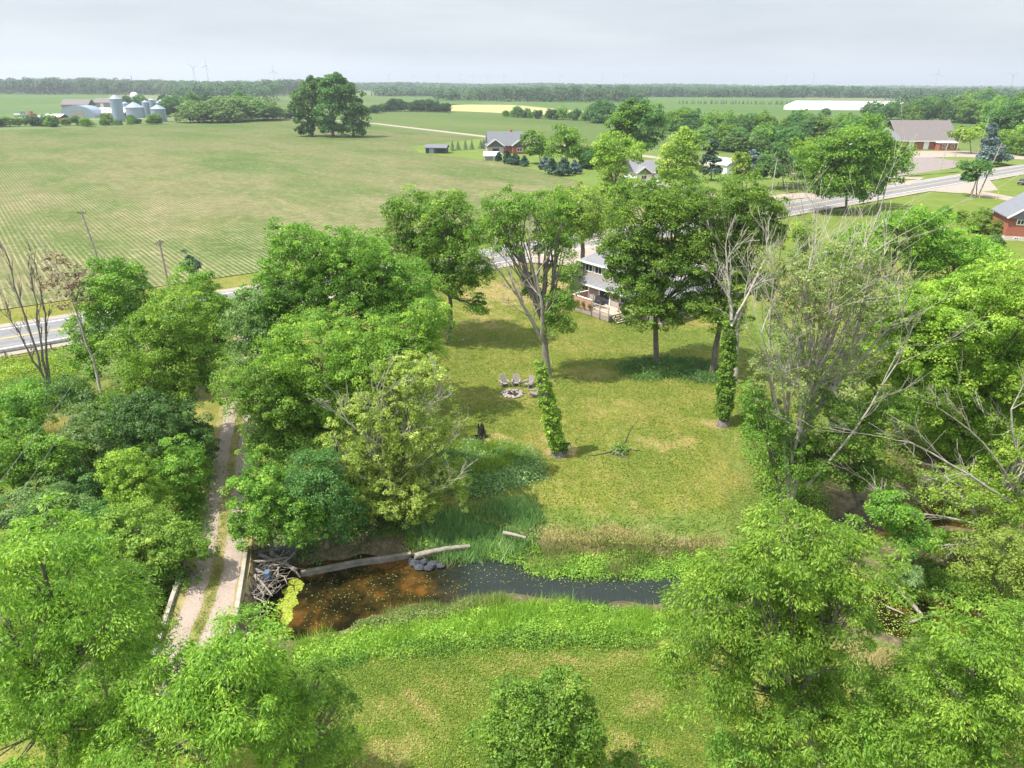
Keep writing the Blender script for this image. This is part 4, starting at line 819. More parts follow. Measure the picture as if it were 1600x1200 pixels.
# ---- bridge walls over the creek
pz = [Vector((p[0], p[1], 0)) for p in off(dpl, -1.9)][1:5]; pzl = [Vector((p[0], p[1], 0)) for p in off(dpl, 2.0)][1:5]
def wallpoly(name, pl, parent, mat, w_, z0, z1, side=1):
    mb = MB()
    for a, b in zip(pl[:-1], pl[1:]):
        d = (b-a).normalized(); q = Vector((-d.y, d.x, 0))*w_/2
        mb.add([a-q+Vector((0,0,z0)), b-q+Vector((0,0,z0)), b+q+Vector((0,0,z0)), a+q+Vector((0,0,z0)), a-q+Vector((0,0,z1)), b-q+Vector((0,0,z1)), b+q+Vector((0,0,z1)), a+q+Vector((0,0,z1))], [(0,3,2,1),(4,5,6,7),(0,1,5,4),(1,2,6,5),(2,3,7,6),(3,0,4,7)])
    return mb.build(name, mat, parent)
br = empty('bridge', (0, 0, 0), 0, 'narrow concrete farm bridge carrying the gravel drive over the creek', 'bridge'); br.location = at(340, 920)
def brl(p): return p-br.location
ra = [at(386, 858), at(379, 905), at(371, 955), at(362, 1010)]; la = [at(287, 893), at(271, 935), at(256, 982), at(240, 1030)]
wallpoly('parapet', [brl(p) for p in ra], br, OLDC, .22, -.25, .26); wallpoly('parapet', [brl(p) for p in la], br, OLDC, .22, -.25, .26)
wallpoly('abutment', [brl(p) for p in ra], br, DCONC, .26, -2.4, -.25); wallpoly('abutment', [brl(p) for p in la], br, DCONC, .26, -2.4, -.25)
wg = [brl(at(386, 858)), brl(at(386, 858))+Vector((2.6, .9, 0))]; wallpoly('wing_wall', wg, br, DCONC, .3, -2.4, -.35)
bw = wallpoly('retaining_wall', [at(470, 893, -1.2), at(505, 887, -1.2), at(560, 876, -1.2), at(600, 871, -1.2), at(642, 864, -1.2)], None, simple('mossy_concrete', (.20,.18,.15), .95, .4, 2, bmp=.4), .28, -1.0, .02); bw.location = (0, 0, 0); tag(bw, 'low weathered concrete wall along the far bank of the orange creek', 'wall')
# ---- driftwood pile, logs, rocks, stumps
rng = random.Random(11); c0 = at(417, 915, -1.3); o = empty('driftwood_pile', c0, 0, 'tangled pile of grey driftwood branches jammed against the bridge wall', 'driftwood pile')
db = MB()
for i in range(190):
    a = rng.uniform(-1.3, 1.6); q = Vector((rng.gauss(-.25, .5), rng.gauss(0, 1.2), rng.uniform(.1, .9))); d = Vector((math.cos(a)*.8, math.sin(a), rng.uniform(-.25, .3))).normalized(); ln = rng.uniform(.6, 2.2); r_ = rng.choice([.02, .03, .04, .06])
    pts = [q+d*ln*(t_-.5)+Vector((rng.uniform(-.12,.12), rng.uniform(-.12,.12), rng.uniform(-.06,.1))) for t_ in (0, .25, .5, .75, 1)]; db.tube(pts, [r_, r_, r_*.8, r_*.7, r_*.4], 5, False)
db.build('branches', WOOD, o, True)
lg = MB(); 
for a, b, r_ in (((-.9, 1.7, .9), (1.6, .9, .5), .14), ((-.3, 2.0, .9), (1.9, .4, .3), .12), ((-1.2, .9, 1.0), (.9, 1.5, .9), .11), ((-.6, -.2, .9), (.8, -1.4, .5), .09)): limb(lg, a, b, r_, r_*.5, rng, 5, .06, 7)
lg.build('thick_logs', WOOD, o, True); MB().box(.1, -.5, .75, .4, -.1, 1.25).build('plastic_jug', simple('blue_plastic', (.10,.14,.22), .5, .1, 2), o)
def log(a, b, r_, label, z=0, mat=None, z2=None):
    pa = at(*a, z); pb = at(*b, z if z2 is None else z2); o = MB(); d = pb-pa; limb(o, Vector((0,0,r_*.6)), d+Vector((0,0,r_*.6)), r_, r_*.6, rng, 7, .03, 9)
    l = o.build('fallen_log', mat or PALEBARK, None, True); l.location = pa; return tag(l, label, 'log')
log((648, 872), (734, 856), .20, 'pale fallen log lying along the far bank above the creek', -1.1, WOOD); log((786, 834), (822, 842), .13, 'short pale log in the weeds above the creek', -.35, WOOD)
log((1393, 914), (1442, 966), .17, 'long pale barkless log sloping into the brown creek at right', -.9, WOOD, -1.35); log((1385, 948), (1425, 966), .06, 'thin pale stick floating left of the barkless log', -1.4, WOOD); log((1420, 974), (1462, 958), .08, 'crooked branch lying across the foot of the barkless log', -1.35, WOOD)
for i, (px, py, r_) in enumerate([(648,880,.42),(662,878,.36),(676,882,.38),(655,887,.34),(670,888,.3),(688,884,.28)]):
    P = at(px, py, -1.4); k = MB().blob((0, 0, .02), (r_, r_*.8, r_*.6), random.Random(i), 6, 9, .16).build('rock', simple('dark_rock', (.04,.045,.055), .7, .3, 3) if i == 0 else bpy.data.materials['dark_rock']); k.location = P; tag(k, ORD[i]+' of the dark blue-grey rocks at the water edge below the pale log', 'rock', 'rocks at the water edge')
def stump(px, py, r_, h_, label, mat, ivy=False):
    P = at(px, py); P.z = gz(P.x, P.y); o = empty('tree_stump', P, 0, label, 'stump'); rr = random.Random(px); b = MB(); n = 12
    for i, (z, k) in enumerate(((-.2, 1.7), (.08, 1.25), (.3, 1.0), (h_*.7, .85), (h_, .8))):
        for j in range(n): a = 2*math.pi*j/n; q = r_*k*(1+.16*math.sin(3*a+i)+rr.uniform(-.1, .1)); b.v.append((q*math.cos(a), q*math.sin(a), z+(rr.uniform(-.22, .3) if i == 4 else 0)))
    for i in range(4):
        for j in range(n): b.f.append((i*n+j, i*n+(j+1) % n, (i+1)*n+(j+1) % n, (i+1)*n+j))
    b.f.append(tuple(range(4*n, 5*n))); b.build('wood', mat, o); rb = MB()
    for a in (.3, 2.4, 3.6, 5.1): rb.tube([(r_*math.cos(a), r_*math.sin(a), .1), (2.2*r_*math.cos(a), 2.2*r_*math.sin(a), -.02)], [r_*.3, r_*.1], 6)
    rb.build('roots', mat, o)
    if ivy: k = np.random.RandomState(px); c = k.normal(scale=[.35, .35, .22], size=(500, 3))+[0, 0, h_*.95]; link('ivy', np_mesh('ivy', leaves(c, unit(c*[1, 1, .2]+[0, 0, .6]), np.full(500, .15)), np.arange(2000), L['mid'], k.rand(500)), o)
    return o
stump(752, 684, .32, 1.0, 'black charred jagged stump on the lawn above the bushes', CHAR); stump(967, 706, .42, .55, 'ivy-topped stump with spreading roots in the middle of the lawn', BARK, True)
rb = MB(); P = at(960, 706)  # dark strands modelled in place of the ivy trunk's forked cast shadow
for pl, lb in (([(957, 704), (945, 708), (928, 712), (915, 711)], 'thin dark strand standing for the trunk shadow left of the ivy-topped stump'), ([(974, 704), (985, 701), (1002, 703)], 'short dark strand standing for the trunk shadow right of the ivy-topped stump'), ([(968, 698), (978, 688), (983, 675), (990, 665)], 'curved dark strand standing for the trunk shadow, pointing away behind the ivy-topped stump')):
    pp = [at(*q)+Vector((0, 0, gz(at(*q).x, at(*q).y)+.03)) for q in pl]; o_ = MB().tube([q-pp[0] for q in pp], [.06, .05, .03, .015][:len(pp)], 6); o_ = o_.build('shadow_strand', SHADOWTONE); o_.location = pp[0]; tag(o_, lb, 'shadow strand')
# fire pit and four lounge chairs
P = at(801, 614); P.z = gz(P.x, P.y); o = empty('fire_pit', P, 0, 'round fire pit ringed with pale stones in the lawn', 'fire pit'); MB().lathe([(0, .06), (.8, .05), (.9, .0)], n=16).build('ash_bed', simple('ash', (.30,.25,.23), .9, .4, 6), o)
for i in range(17):
    a = i*2*math.pi/17; MB().blob(((.80+.1*(i % 3))*math.cos(a), (.80+.08*(i % 2))*math.sin(a), .09), (.17, .15, .11), random.Random(i), 5, 7, .2).build('stone', STONEG, o)
fb = MB(); [fb.tube([(rng.uniform(-.5,.5), rng.uniform(-.5,.5), .12), (rng.uniform(-.4,.4), rng.uniform(-.4,.4), .22)], .06, 6) for i in range(7)]; fb.build('firewood', CHAR, o)
CH = simple('weathered_chair', (.24,.21,.21), .85, .15, 5); ch = empty('lounge_chair', (0, 0, 0)); sl_ = MB()
for i in range(5): sl_.beam((-.27, -.28+.115*i, .37-.03*i), (.27, -.28+.115*i, .37-.03*i), .10, .03)
sl_.build('seat', CH, ch); bk = MB()
for i in range(5): x = -.24+.12*i; bk.add([(x-.053, .25, .22), (x+.053, .25, .22), (x+.053+.01*(i-2), .60, 1.0-.03*abs(i-2)), (x-.053+.01*(i-2), .60, 1.0-.03*abs(i-2)), (x-.053, .28, .22), (x+.053, .28, .22), (x+.053+.01*(i-2), .63, 1.0-.03*abs(i-2)), (x-.053+.01*(i-2), .63, 1.0-.03*abs(i-2))], [(0,1,2,3),(7,6,5,4),(0,4,5,1),(1,5,6,2),(2,6,7,3),(3,7,4,0)])
bk.build('backrest', CH, ch)
for s_ in (-1, 1):
    MB().box(s_*.36-.07, -.4, .52, s_*.36+.07, .38, .55).build('armrest', CH, ch); MB().box(s_*.32-.05, -.34, 0, s_*.32+.05, -.29, .52).build('leg', CH, ch); MB().beam((s_*.32, -.28, .34), (s_*.32, .5, .04), .03, .12).build('leg', CH, ch)
cht = MB(); cht.beam((-.3, .40, .50), (.3, .40, .50), .03, .08); cht.build('back_brace', CH, ch)
for i, (px, py, rz, lb) in enumerate([(788, 601, .35, 'weathered lounge chair left of the others behind the fire pit'), (806, 600, -.05, 'weathered lounge chair straight behind the fire pit, second from left'), (825, 602, -.75, 'weathered lounge chair turned inwards, third from left at the fire pit'), (834, 617, -1.45, 'weathered lounge chair nearest the ivy-covered trunk, side-on to the fire pit')]):
    c = ch if i == 0 else copy_tree(ch); P = at(px, py); c.location = (P.x, P.y, gz(P.x, P.y)); c.rotation_euler = (0, 0, rz); c.scale = (.98, .98, 1.0); tag(c, lb, 'chair', 'chairs round the fire pit')
# ------------------------------------------------------------------ trees near the camera, left to right
T = make_tree
# left edge and roadside
T('leafy_tree', 'dense mid-green tree behind the thin leaning dead trunk at left', (205,612), [(190,490,58,75),(160,560,50,60),(235,520,45,60),(185,440,35,38)], 'mid', seed=1)
T('leafy_tree', 'bright green rounded tree beside the utility pole at left', (268,700), [(262,560,66,70),(235,620,50,55),(300,600,48,65),(270,510,50,42)], 'bright', seed=2)
T('leafy_tree', 'bright spreading tree nearest the highway at the top of the gravel drive', (335,612), [(325,500,42,45),(350,495,30,30),(310,460,30,32),(345,545,30,40)], 'bright', seed=3)
T('conifer', 'small dark evergreen at the highway edge behind the left trees', (298,448), [(297,420,11,18)], 'spruce', seed=4)
T('leafy_tree', 'dark grey-green tree standing to the right of the drive by the highway', (412,640), [(405,520,45,55),(395,590,42,50),(425,470,38,38),(440,560,40,60)], 'silver', seed=5)
T('shrub', 'dark dense shrub between the lower grasses at the left', (85,640), [(85,622,45,20),(60,615,25,18)], 'dark', 'shrub', seed=6, bushy=True)
T('small_tree', 'small tree with a pale forked trunk at the left edge', (25,705), [(20,640,42,38),(50,665,30,30)], 'mid', seed=7, bark=PALEBARK)
for i, a in enumerate([((50,790),[(35,740,60,45),(80,720,35,35),(10,700,40,30)],'mid','broad mid-green bush under the overhead wires at the left edge'),
          ((100,850),[(85,800,55,40),(30,810,45,40)],'silver','grey-green bush at the lower left below the overhead wires'),
          ((165,745),[(165,690,55,48),(130,730,35,40)],'silver','silvery green shrub left of the gravel drive'),
          ((255,745),[(250,670,58,52),(290,700,40,60),(215,650,38,36)],'dark','dark silvery shrub top-most in the thicket left of the drive'),
          ((215,830),[(215,770,42,50),(195,735,28,30)],'yellow','yellow-green bush in the middle of the left thicket'),
          ((300,790),[(280,750,34,48),(298,805,20,38)],'mid','mid-green bush hugging the left side of the gravel drive'),
          ((235,900),[(225,850,55,50),(190,880,40,40)],'olive','olive green bush low in the left thicket'),
          ((300,900),[(285,860,35,40),(265,910,35,35)],'mid','lowest bush at the left end of the bridge wall'),
          ((150,900),[(140,850,45,40)],'dark','dark bush in the shade at the centre of the left thicket'),
          ((120,800),[(130,770,30,30)],'dark','small dark shrub in the gap of the left thicket')]):
    T('bush', a[3], a[0], a[1], a[2], 'bush', seed=20+i, bushy=True, rcs=.8)
# bottom-left big trees
T('walnut_tree', 'large bright feathery-leaved tree filling the bottom left corner', (90,1290), [(70,900,95,90),(150,960,75,70),(20,1010,90,110),(110,1060,100,90),(60,1160,110,80),(170,1150,60,70)], 'bright', seed=40, frond=True, nl=85)
T('leafy_tree', 'darker green tree between the corner tree and the bridge', (170,1120), [(150,940,70,50),(200,1000,55,60),(90,960,50,60)], 'mid', seed=41, frond=True, nl=90)
T('walnut_tree', 'large bright feathery tree at the bottom beside the gravel drive', (330,1330), [(385,1015,62,52),(355,1070,70,60),(270,1075,72,55),(390,1100,80,80),(300,1150,120,75),(210,1180,60,50),(450,1150,50,60)], 'bright', seed=42, frond=True, nl=85)
T('walnut_tree', 'dark-fronded tree reaching over the lawn edge at the bottom', (470,1260), [(500,1070,24,22,-1),(530,1100,22,18,-1),(470,1085,28,24),(430,1090,30,40),(500,1150,45,40),(470,1180,60,40)], 'mid', seed=43, frond=True)
T('bush', 'light yellow-green bush at the bottom edge of the near lawn', (525,1215), [(525,1175,30,35)], 'yellow', 'bush', seed=44, bushy=True)
T('mulberry_bush', 'large rounded dark-twigged bush at the bottom centre of the near lawn', (855,1260), [(845,1110,62,52),(805,1150,50,55),(895,1150,48,55),(850,1190,88,50)], 'mid', 'bush', seed=45, bushy=True, bark=PALEBARK, rcs=.6, ls=.85, nl=50)
T('bush', 'small bush at the bottom edge right of the large rounded bush', (1000,1240), [(1005,1205,38,18)], 'mid', 'bush', seed=46, bushy=True)
# bottom-right
T('walnut_tree', 'tall bright feathery tree at the lower right overhanging the creek', (1230,1230), [(1230,850,70,50),(1180,900,80,60),(1290,900,85,60),(1100,960,60,55),(1200,990,100,80),(1290,1000,62,62),(1110,1060,75,80),(1220,1100,110,90),(1312,880,44,42),(1322,940,26,28)], 'bright', seed=50, frond=True, nl=90)
T('walnut_tree', 'bright feathery tree in the bottom right corner', (1530,1290), [(1520,1010,66,40),(1580,1030,70,60),(1485,1090,78,60),(1570,1110,90,80),(1440,1150,80,70),(1540,1190,110,60)], 'bright', seed=51, frond=True, nl=90)
T('walnut_tree', 'mid-green tree at the bottom edge between the two bright right-hand trees', (1350,1260), [(1340,1140,80,50),(1290,1170,80,50),(1400,1190,80,50),(1180,1180,60,50)], 'mid', seed=52, frond=True)
# left-centre mass
T('ash_tree', 'tall broad ash tree with visible grey limbs left of centre', (530,640), [(480,400,58,48),(545,425,60,55),(440,450,52,45),(600,450,60,60),(520,490,90,60),(620,500,60,60),(430,510,50,50)], 'mid', seed=60, nl=75)
T('ash_tree', 'bright green lower tree in front of the tall ash, right of the drive', (520,760), [(480,570,75,60),(570,570,75,60),(430,610,60,55),(540,640,80,60),(640,560,50,60),(460,680,60,50),(670,520,30,45)], 'bright', seed=61)
T('leafy_tree', 'mid-green tree on the right side of the drive in front of the thicket', (420,790), [(420,640,55,55),(398,612,38,42),(445,710,50,55),(412,690,32,40)], 'mid', seed=62)
T('bush', 'rounded fresh green bush beside the drive next to the bridge wall', (425,862), [(425,795,52,48),(400,765,38,38),(470,820,40,42),(395,835,28,30)], 'mid', 'bush', seed=63, bushy=True, rcs=.8)
T('bush', 'dark bush in the shade between the pale dying tree and rounded green bush', (510,850), [(500,770,45,65),(520,820,40,40)], 'dark', 'bush', seed=64, bushy=True)
T('dying_tree', 'dying tree with sparse yellowed leaves and bare grey twigs leaning over the creek', (610,800), [(600,640,75,40),(650,690,60,50),(570,710,60,50),(600,770,85,60),(560,810,50,45),(650,800,50,40),(690,760,45,50),(640,590,55,35)], 'dying', seed=65, dens=.52, rcs=.65, nl=42,
  dead=[(610,780,620,640,.16,2,-.5),(610,770,560,650,.12,2,-1),(600,700,520,640,.10,2,-1.5),(610,700,680,620,.11,2,-1),(610,760,700,690,.10,2,-1),(600,720,600,600,.10,2,-2),(600,760,530,730,.08,2,-2),(600,800,700,760,.08,2,-2)])
T('dying_tree', 'mostly leafless grey-twigged tree at the lawn edge behind the dying yellow tree', (640,690), [(620,600,60,30),(670,640,45,35)], 'olive', seed=66, dens=.35, nl=45, dead=[(640,690,600,580,.14,2),(640,680,690,610,.12,2),(640,690,650,560,.12,2,1)])
T('maple_tree', 'maple with slim dark trunk left of the other lawn maples', (655,522), [(650,345,48,40),(620,400,38,45),(680,400,42,55),(640,450,40,30)], 'mid', seed=67)
T('maple_tree', 'tall maple with a stout straight trunk at the left of the lawn', (701,535), [(700,335,42,32),(710,390,48,50),(740,430,30,30),(690,450,45,35),(745,485,16,16,-1),(660,440,30,30)], 'mid', seed=68, fork=.35)
T('maple_tree', 'maple with many bare grey limbs on its left side in the middle of the lawn', (856,588), [(800,335,42,32),(860,330,35,30),(780,380,38,40),(865,390,35,40),(880,480,24,40,-1),(870,510,20,24,-1),(830,455,20,20,1)], 'mid', seed=69, trunk=.36, bark=simple('ash_grey_bark', (.22,.20,.17), .9, .3, 3, bmp=.5), fork=.3,
  dead=[(846,530,800,440,.36,2,-2),(846,530,838,430,.32,2,-2.5),(815,470,770,410,.2,2,-2.5),(838,450,825,360,.2,2,-2),(846,520,895,460,.10,2,-1),(835,500,790,470,.10,2,-2),(840,470,810,380,.12,2,-1)])
T('maple_tree', 'twin-stemmed maple behind the lawn trees beside the highway', (912,424), [(905,325,45,32),(880,350,35,35),(940,355,38,35),(905,370,35,30)], 'olive', seed=70, trunk=.4)
T('bush', 'round green bush at the corner of the deck', (891,470), [(890,440,24,22)], 'mid', 'bush', seed=71, bushy=True)
T('maple_tree', 'large full maple in front of the house hiding most of it', (1028,572), [(1010,330,55,42),(980,390,40,45),(1060,350,45,45),(1040,420,55,55),(990,450,36,40),(1010,500,45,35,-1),(1060,490,30,30),(975,420,30,40),(985,395,36,40),(1078,440,32,34),(1000,465,34,30,-2)], 'mid', seed=72, fork=.3)
T('maple_tree', 'tall leafy maple right of the one hiding the house', (1113,584), [(1110,330,50,38),(1160,325,50,38),(1190,370,35,45),(1110,400,45,50),(1150,440,45,40),(1095,480,35,35),(1130,500,30,30),(1170,460,34,34),(1140,380,40,40)], 'mid', seed=73, fork=.3)
T('dead_tree', 'pale bare-limbed tree in front of the right-hand maples', (1148,600), [(1150,470,14,40)], 'olive', seed=74, dens=.3, trunk=.25, bark=PALEBARK,
  dead=[(1148,560,1140,380,.2,1),(1148,520,1200,400,.18,1),(1146,480,1125,440,.1,1),(1150,590,1150,470,.25,0)])
# right thicket
T('willow_tree', 'pale many-stemmed half-dead tree fanning upwards right of the lawn', (1235,790), [(1290,470,80,70),(1240,520,60,70),(1350,480,60,60),(1215,610,50,65),(1300,590,60,60),(1330,420,50,40),(1240,430,50,40)], 'mixed', seed=80, dens=.34, nl=40, rcs=.8, trunk=.2, bark=PALEBARK,
  dead=[(1232,760,1235,480,0.23,2),(1240,720,1300,440,0.26,2,1),(1240,700,1360,450,0.25,2,1),(1245,690,1400,500,0.22,2),(1232,740,1190,520,0.19,2,-1),(1236,720,1270,420,0.22,2,2),(1260,760,1400,570,0.17,2,-2),(1232,790,1232,650,.22,1),(1225,700,1215,560,0.14,2,-1),(1250,650,1330,500,0.17,2,-1),(1290,560,1345,400,0.14,2,2),(1236,740,1330,420,0.20,2,1),(1234,740,1210,430,0.20,2,0),(1238,730,1255,460,0.19,2,-1),(1242,720,1380,480,0.20,2,0)])
T('leafy_tree', 'broad olive tree at the back of the right thicket near the lane', (1390,500), [(1350,395,50,40),(1400,365,45,32),(1320,430,45,40),(1440,400,40,40)], 'bright', seed=81)
T('leafy_tree', 'bright mid-green tree at the right behind the thicket, in front of the brick house', (1480,500), [(1440,360,38,30),(1490,400,45,40),(1530,420,32,35),(1470,440,55,40)], 'bright', seed=82)
T('leafy_tree', 'slim olive tree between the pale dead tree and the road lawn', (1262,470), [(1262,375,20,28),(1270,420,30,35)], 'olive', seed=83, dens=.7)
T('leafy_tree', 'huge yellow-green tree filling the right edge above the creek', (1520,720), [(1480,500,85,50),(1560,480,60,60),(1430,550,70,55),(1520,580,90,60),(1590,580,60,80),(1450,620,60,50),(1560,650,80,60)], 'yellow', seed=84, ls=1.05, leaf='bright') if False else T('leafy_tree', 'huge yellow-green tree filling the right edge above the creek', (1520,720), [(1480,500,85,50),(1560,480,60,60),(1430,550,70,55),(1520,580,90,60),(1590,580,60,80),(1450,620,60,50),(1560,650,80,60),(1400,490,45,35),(1520,700,60,40)], 'yellow', seed=84, dens=1.25, nl=85)
T('leafy_tree', 'olive tree between the pale stems and the huge yellow-green tree', (1370,640), [(1370,520,50,45),(1390,600,55,50),(1330,570,40,45)], 'yellow', seed=85, dens=1.0)
T('bush', 'dark green rounded bush under the pale fanning tree', (1345,790), [(1335,690,50,50),(1300,740,45,50),(1360,750,35,40),(1385,660,35,40),(1285,650,36,45),(1262,710,30,45)], 'mid', 'bush', seed=86, bushy=True)
T('bush', 'dark green ivy-like growth at the foot of the pale fanning tree', (1230,790), [(1200,690,28,55),(1235,740,30,45),(1180,640,18,35)], 'mid', 'bush', seed=87, bushy=True)
T('bush', 'compact bright shrub beside the backwater in the right thicket', (1415,880), [(1420,840,40,32),(1390,800,28,30)], 'mid', 'bush', seed=88, bushy=True, rcs=.8)
T('leafy_tree', 'sparse tree with dead pale limbs at the right edge above the brown creek', (1560,860), [(1500,780,60,40),(1560,820,60,50),(1480,870,55,40),(1590,720,40,50)], 'yellow', seed=89, dens=.6, bark=PALEBARK, trunk=.35,
  dead=[(1585,790,1420,690,.16,2,-1),(1560,830,1400,800,.14,2,-1),(1590,850,1430,860,.12,2,-1.5),(1590,860,1500,760,.14,2,-.5),(1575,860,1580,640,.22,2),(1580,760,1470,640,.1,2,-1)])
T('leafy_tree', 'low leafy tree over the debris at the right end of the creek', (1570,960), [(1560,880,60,40),(1535,892,36,26),(1600,930,40,40)], 'olive', seed=90, dens=.7)
T('bush', 'dark spiky sedge clump at the water edge behind the barkless log', (1423,920), [(1423,902,20,18)], 'reed', 'plant', seed=91, bushy=True, frond=True, rcs=.6)
# bare trees at left
def bare_tree(name, label, base, tops, r0, dep, mat=BARK, brown=None, fan=.4, seed=0):
    P = at(*base); o = empty(name, P, 0, label, 'tree'); rg = random.Random(seed); mb = MB()
    for tx, ty, dy in tops:
        e = at_y(tx, ty, P.y+dy)-P; pts = limb(mb, (0, 0, -.2), e, r0, r0*.25, rg, 8, .03, 7)
        for j in range(3, 9):
            for q in range(1): bare(mb, pts[j], (e.normalized()+Vector((rg.uniform(-1,1), rg.uniform(-1,1), rg.uniform(-.1,.5)))*.55), e.length*rg.uniform(.10, .22), r0*.28, dep, rg, fan, .25, .02)
    mb.build('trunk', mat, o, True)
    if brown:
        Vs = []; As = []
        for lb in brown:
            c = at_y(lb[0], lb[1], P.y); k = mpp(P.y, c.z); cc, u, rr = lobe_clusters(np.array(c), (lb[2]*k, lb[2]*k, lb[3]*k), .6, .35, seed); V, a = cluster_leaves(cc, rr, u, 40, .2); Vs.append(V); As.append(a)
        V = np.concatenate(Vs)-np.array(P); link('crown', np_mesh('crown', V, np.arange(len(V)), L['brown'], np.concatenate(As)), o)
    return o
bare_tree('dead_tree', 'leafless three-stemmed grey tree by the guardrail at the left edge', (76,602), [(8,392,0),(48,430,.5),(12,490,-1),(58,425,1.5)], .13, 2, seed=3)
bare_tree('dead_tree', 'thin leaning dead trunk with a brown twiggy top at the left', (162,634), [(104,440,0)], .14, 2, PALEBARK, [(103,435,35,28),(120,470,25,25)], seed=5)
# ivy-covered trunks on the lawn
def ivy_trunk(label, base, top, r_, leafk, wpx, limbs=(), seed=0):
    P = at(*base); P.z = gz(P.x, P.y); o = empty('ivy_covered_trunk', P, 0, label, 'tree trunk'); e = at_y(top[0], top[1], P.y+top[2])-P; rg = random.Random(seed); mb = MB()
    limb(mb, (0, 0, -.2), e, r_, r_*.7, rg, 6, .01, 10); mb.tube([(0,0,-.2),(0,0,.5)], [r_*1.7, r_*1.05], 10, False); mb.build('trunk', BARK, o, True); k = np.random.RandomState(seed); n = 300
    kk = mpp(P.y); tt = k.uniform(.07, 1.0, n); cc = np.outer(tt, np.array(e)); wd = wpx*kk*np.interp(tt, [0, .1, .35, .6, 1], [.35, .85, 1.0, .85, .5]); a = k.uniform(0, 6.28, n); dr = np.column_stack([np.cos(a), np.sin(a), np.zeros(n)])
    cc = cc+dr*wd[:, None]*k.uniform(.3, .75, n)[:, None]; V, va = cluster_leaves(cc, wd*k.uniform(.34, .6, n), dr, 60, .17, 1.0); link('ivy', np_mesh('ivy', V, np.arange(len(V)), L[leafk], va), o)
    if limbs:
        md = MB()
        for (ax, ay, bx, by, r0, dy) in limbs:
            a_ = at_y(ax, ay, P.y)-P; b_ = at_y(bx, by, P.y+dy)-P; pts = limb(md, a_, b_, r0, r0*.4, rg, 6, .05, 6)
            for j in (2, 3, 4, 5, 6, 6): bare(md, pts[j], (b_-a_).normalized()+Vector((rg.uniform(-1,1), rg.uniform(-1,1), rg.uniform(-.3,.7)))*.6, (b_-a_).length*rg.uniform(.2, .4), r0*.35, 2, rg, .45, .1, .018)
        md.build('dead_branches', PALEBARK, o, True)
ivy_trunk('tall trunk wrapped in bright yellow-green ivy standing alone on the lawn', (872,712), (843,565,0), .42, 'yellow', 15, seed=4)
ivy_trunk('dark ivy-covered trunk with pale dead limbs at the right side of the lawn', (1130,662), (1143,480,1), .38, 'mid', 15, [(1143,500,1134,390,.13,1),(1143,510,1200,400,.11,1),(1141,470,1115,430,.08,0)], seed=6)
k = None
T('bush', 'small dark bush at the foot of the bright ivy-covered trunk', (880,712), [(880,703,9,8)], 'dark', 'bush', seed=92, bushy=True)
# trees round the road and the far houses
T('oak_tree', 'massive spreading tree beside the highway at the right', (1322,332), [(1320,235,42,32),(1350,225,35,28),(1290,270,32,35),(1360,265,45,30),(1330,290,40,25),(1395,245,25,22),(1275,250,22,22),(1318,303,34,17),(1290,290,24,18)], 'mid', seed=100, dens=1.2, fork=.2)
T('small_tree', 'small slim-trunked tree to the right of the massive roadside tree', (1370,322), [(1378,272,22,18),(1368,290,16,12)], 'dark', seed=101, trunk=.12)
T('small_tree', 'small round roadside tree beside the leaning poles at the junction', (1526,308), [(1526,265,17,15),(1518,278,10,8)], 'dark', seed=102, trunk=.15)
T('yellowish_tree', 'low yellow-green tree right of the brick hall', (1518,240), [(1518,215,22,13),(1500,210,10,8)], 'yellow', seed=103)
T('spruce_tree', 'blue spruce behind the junction poles', (1548,256), [(1548,248,20,8),(1548,236,16,9),(1549,222,11,9),(1550,208,6,9),(1551,199,3,5)], 'blue', seed=104)
T('yellowish_tree', 'yellow-green tree half behind the blue spruce', (1572,232), [(1574,215,14,11)], 'yellow', seed=105)
T('poplar_tree', 'left tree of the tall isolated clump in the field', (487,213), [(482,165,20,25),(470,182,13,22),(490,145,16,15),(495,195,17,18),(487,130,6,7),(478,205,13,9)], 'dark', seed=110, trunk=.8, group='isolated clump in the field')
T('poplar_tree', 'tallest middle tree of the isolated clump in the field', (520,214), [(522,150,18,20),(520,180,20,25),(505,135,9,9),(527,128,9,9),(518,203,14,13)], 'dark', seed=111, trunk=.8, group='isolated clump in the field')
T('poplar_tree', 'right tree of the isolated clump in the field', (553,214), [(545,165,18,24),(558,185,17,20),(553,204,20,13),(540,145,12,12)], 'dark', seed=112, trunk=.8, group='isolated clump in the field')
T('tall_tree', 'tall dark tree left of the dense yellow-green one, behind the white bungalow', (1003,262), [(1000,190,24,22),(985,180,18,18),(1018,190,18,20),(1010,225,24,28),(975,195,14,16)], 'dark', seed=120)
T('tall_tree', 'tall mid-green tree behind the yellow-green one left of the white bungalow', (975,262), [(975,200,22,24),(965,220,18,22),(985,175,16,14)], 'mid', seed=121)
T('yellowish_tree', 'tall loose yellow-green tree left of the white bungalow', (960,302), [(960,235,22,26),(950,265,18,22),(985,245,22,22),(965,285,20,18),(945,240,14,20),(958,298,20,12)], 'yellow', seed=122, dens=.8)
T('dense_tree', 'dense rounded yellow-green tree right of the white bungalow', (1066,298), [(1066,242,23,28),(1064,264,29,22),(1068,218,11,14),(1066,280,27,13)], 'yellow', seed=123, dens=1.3)
T('spruce_tree', 'dark spruce right of the dense yellow-green tree', (1112,282), [(1112,268,13,10),(1110,250,12,12),(1108,232,9,10)], 'spruce', seed=124)
T('yellowish_tree', 'bright young tree in front of the white garage', (1160,298), [(1160,274,15,18),(1160,252,10,13)], 'yellow', seed=125)
T('spruce_tree', 'dark blue spruce between the garage tree and the fence', (1178,280), [(1180,262,10,12),(1178,248,8,10)], 'blue', seed=126)
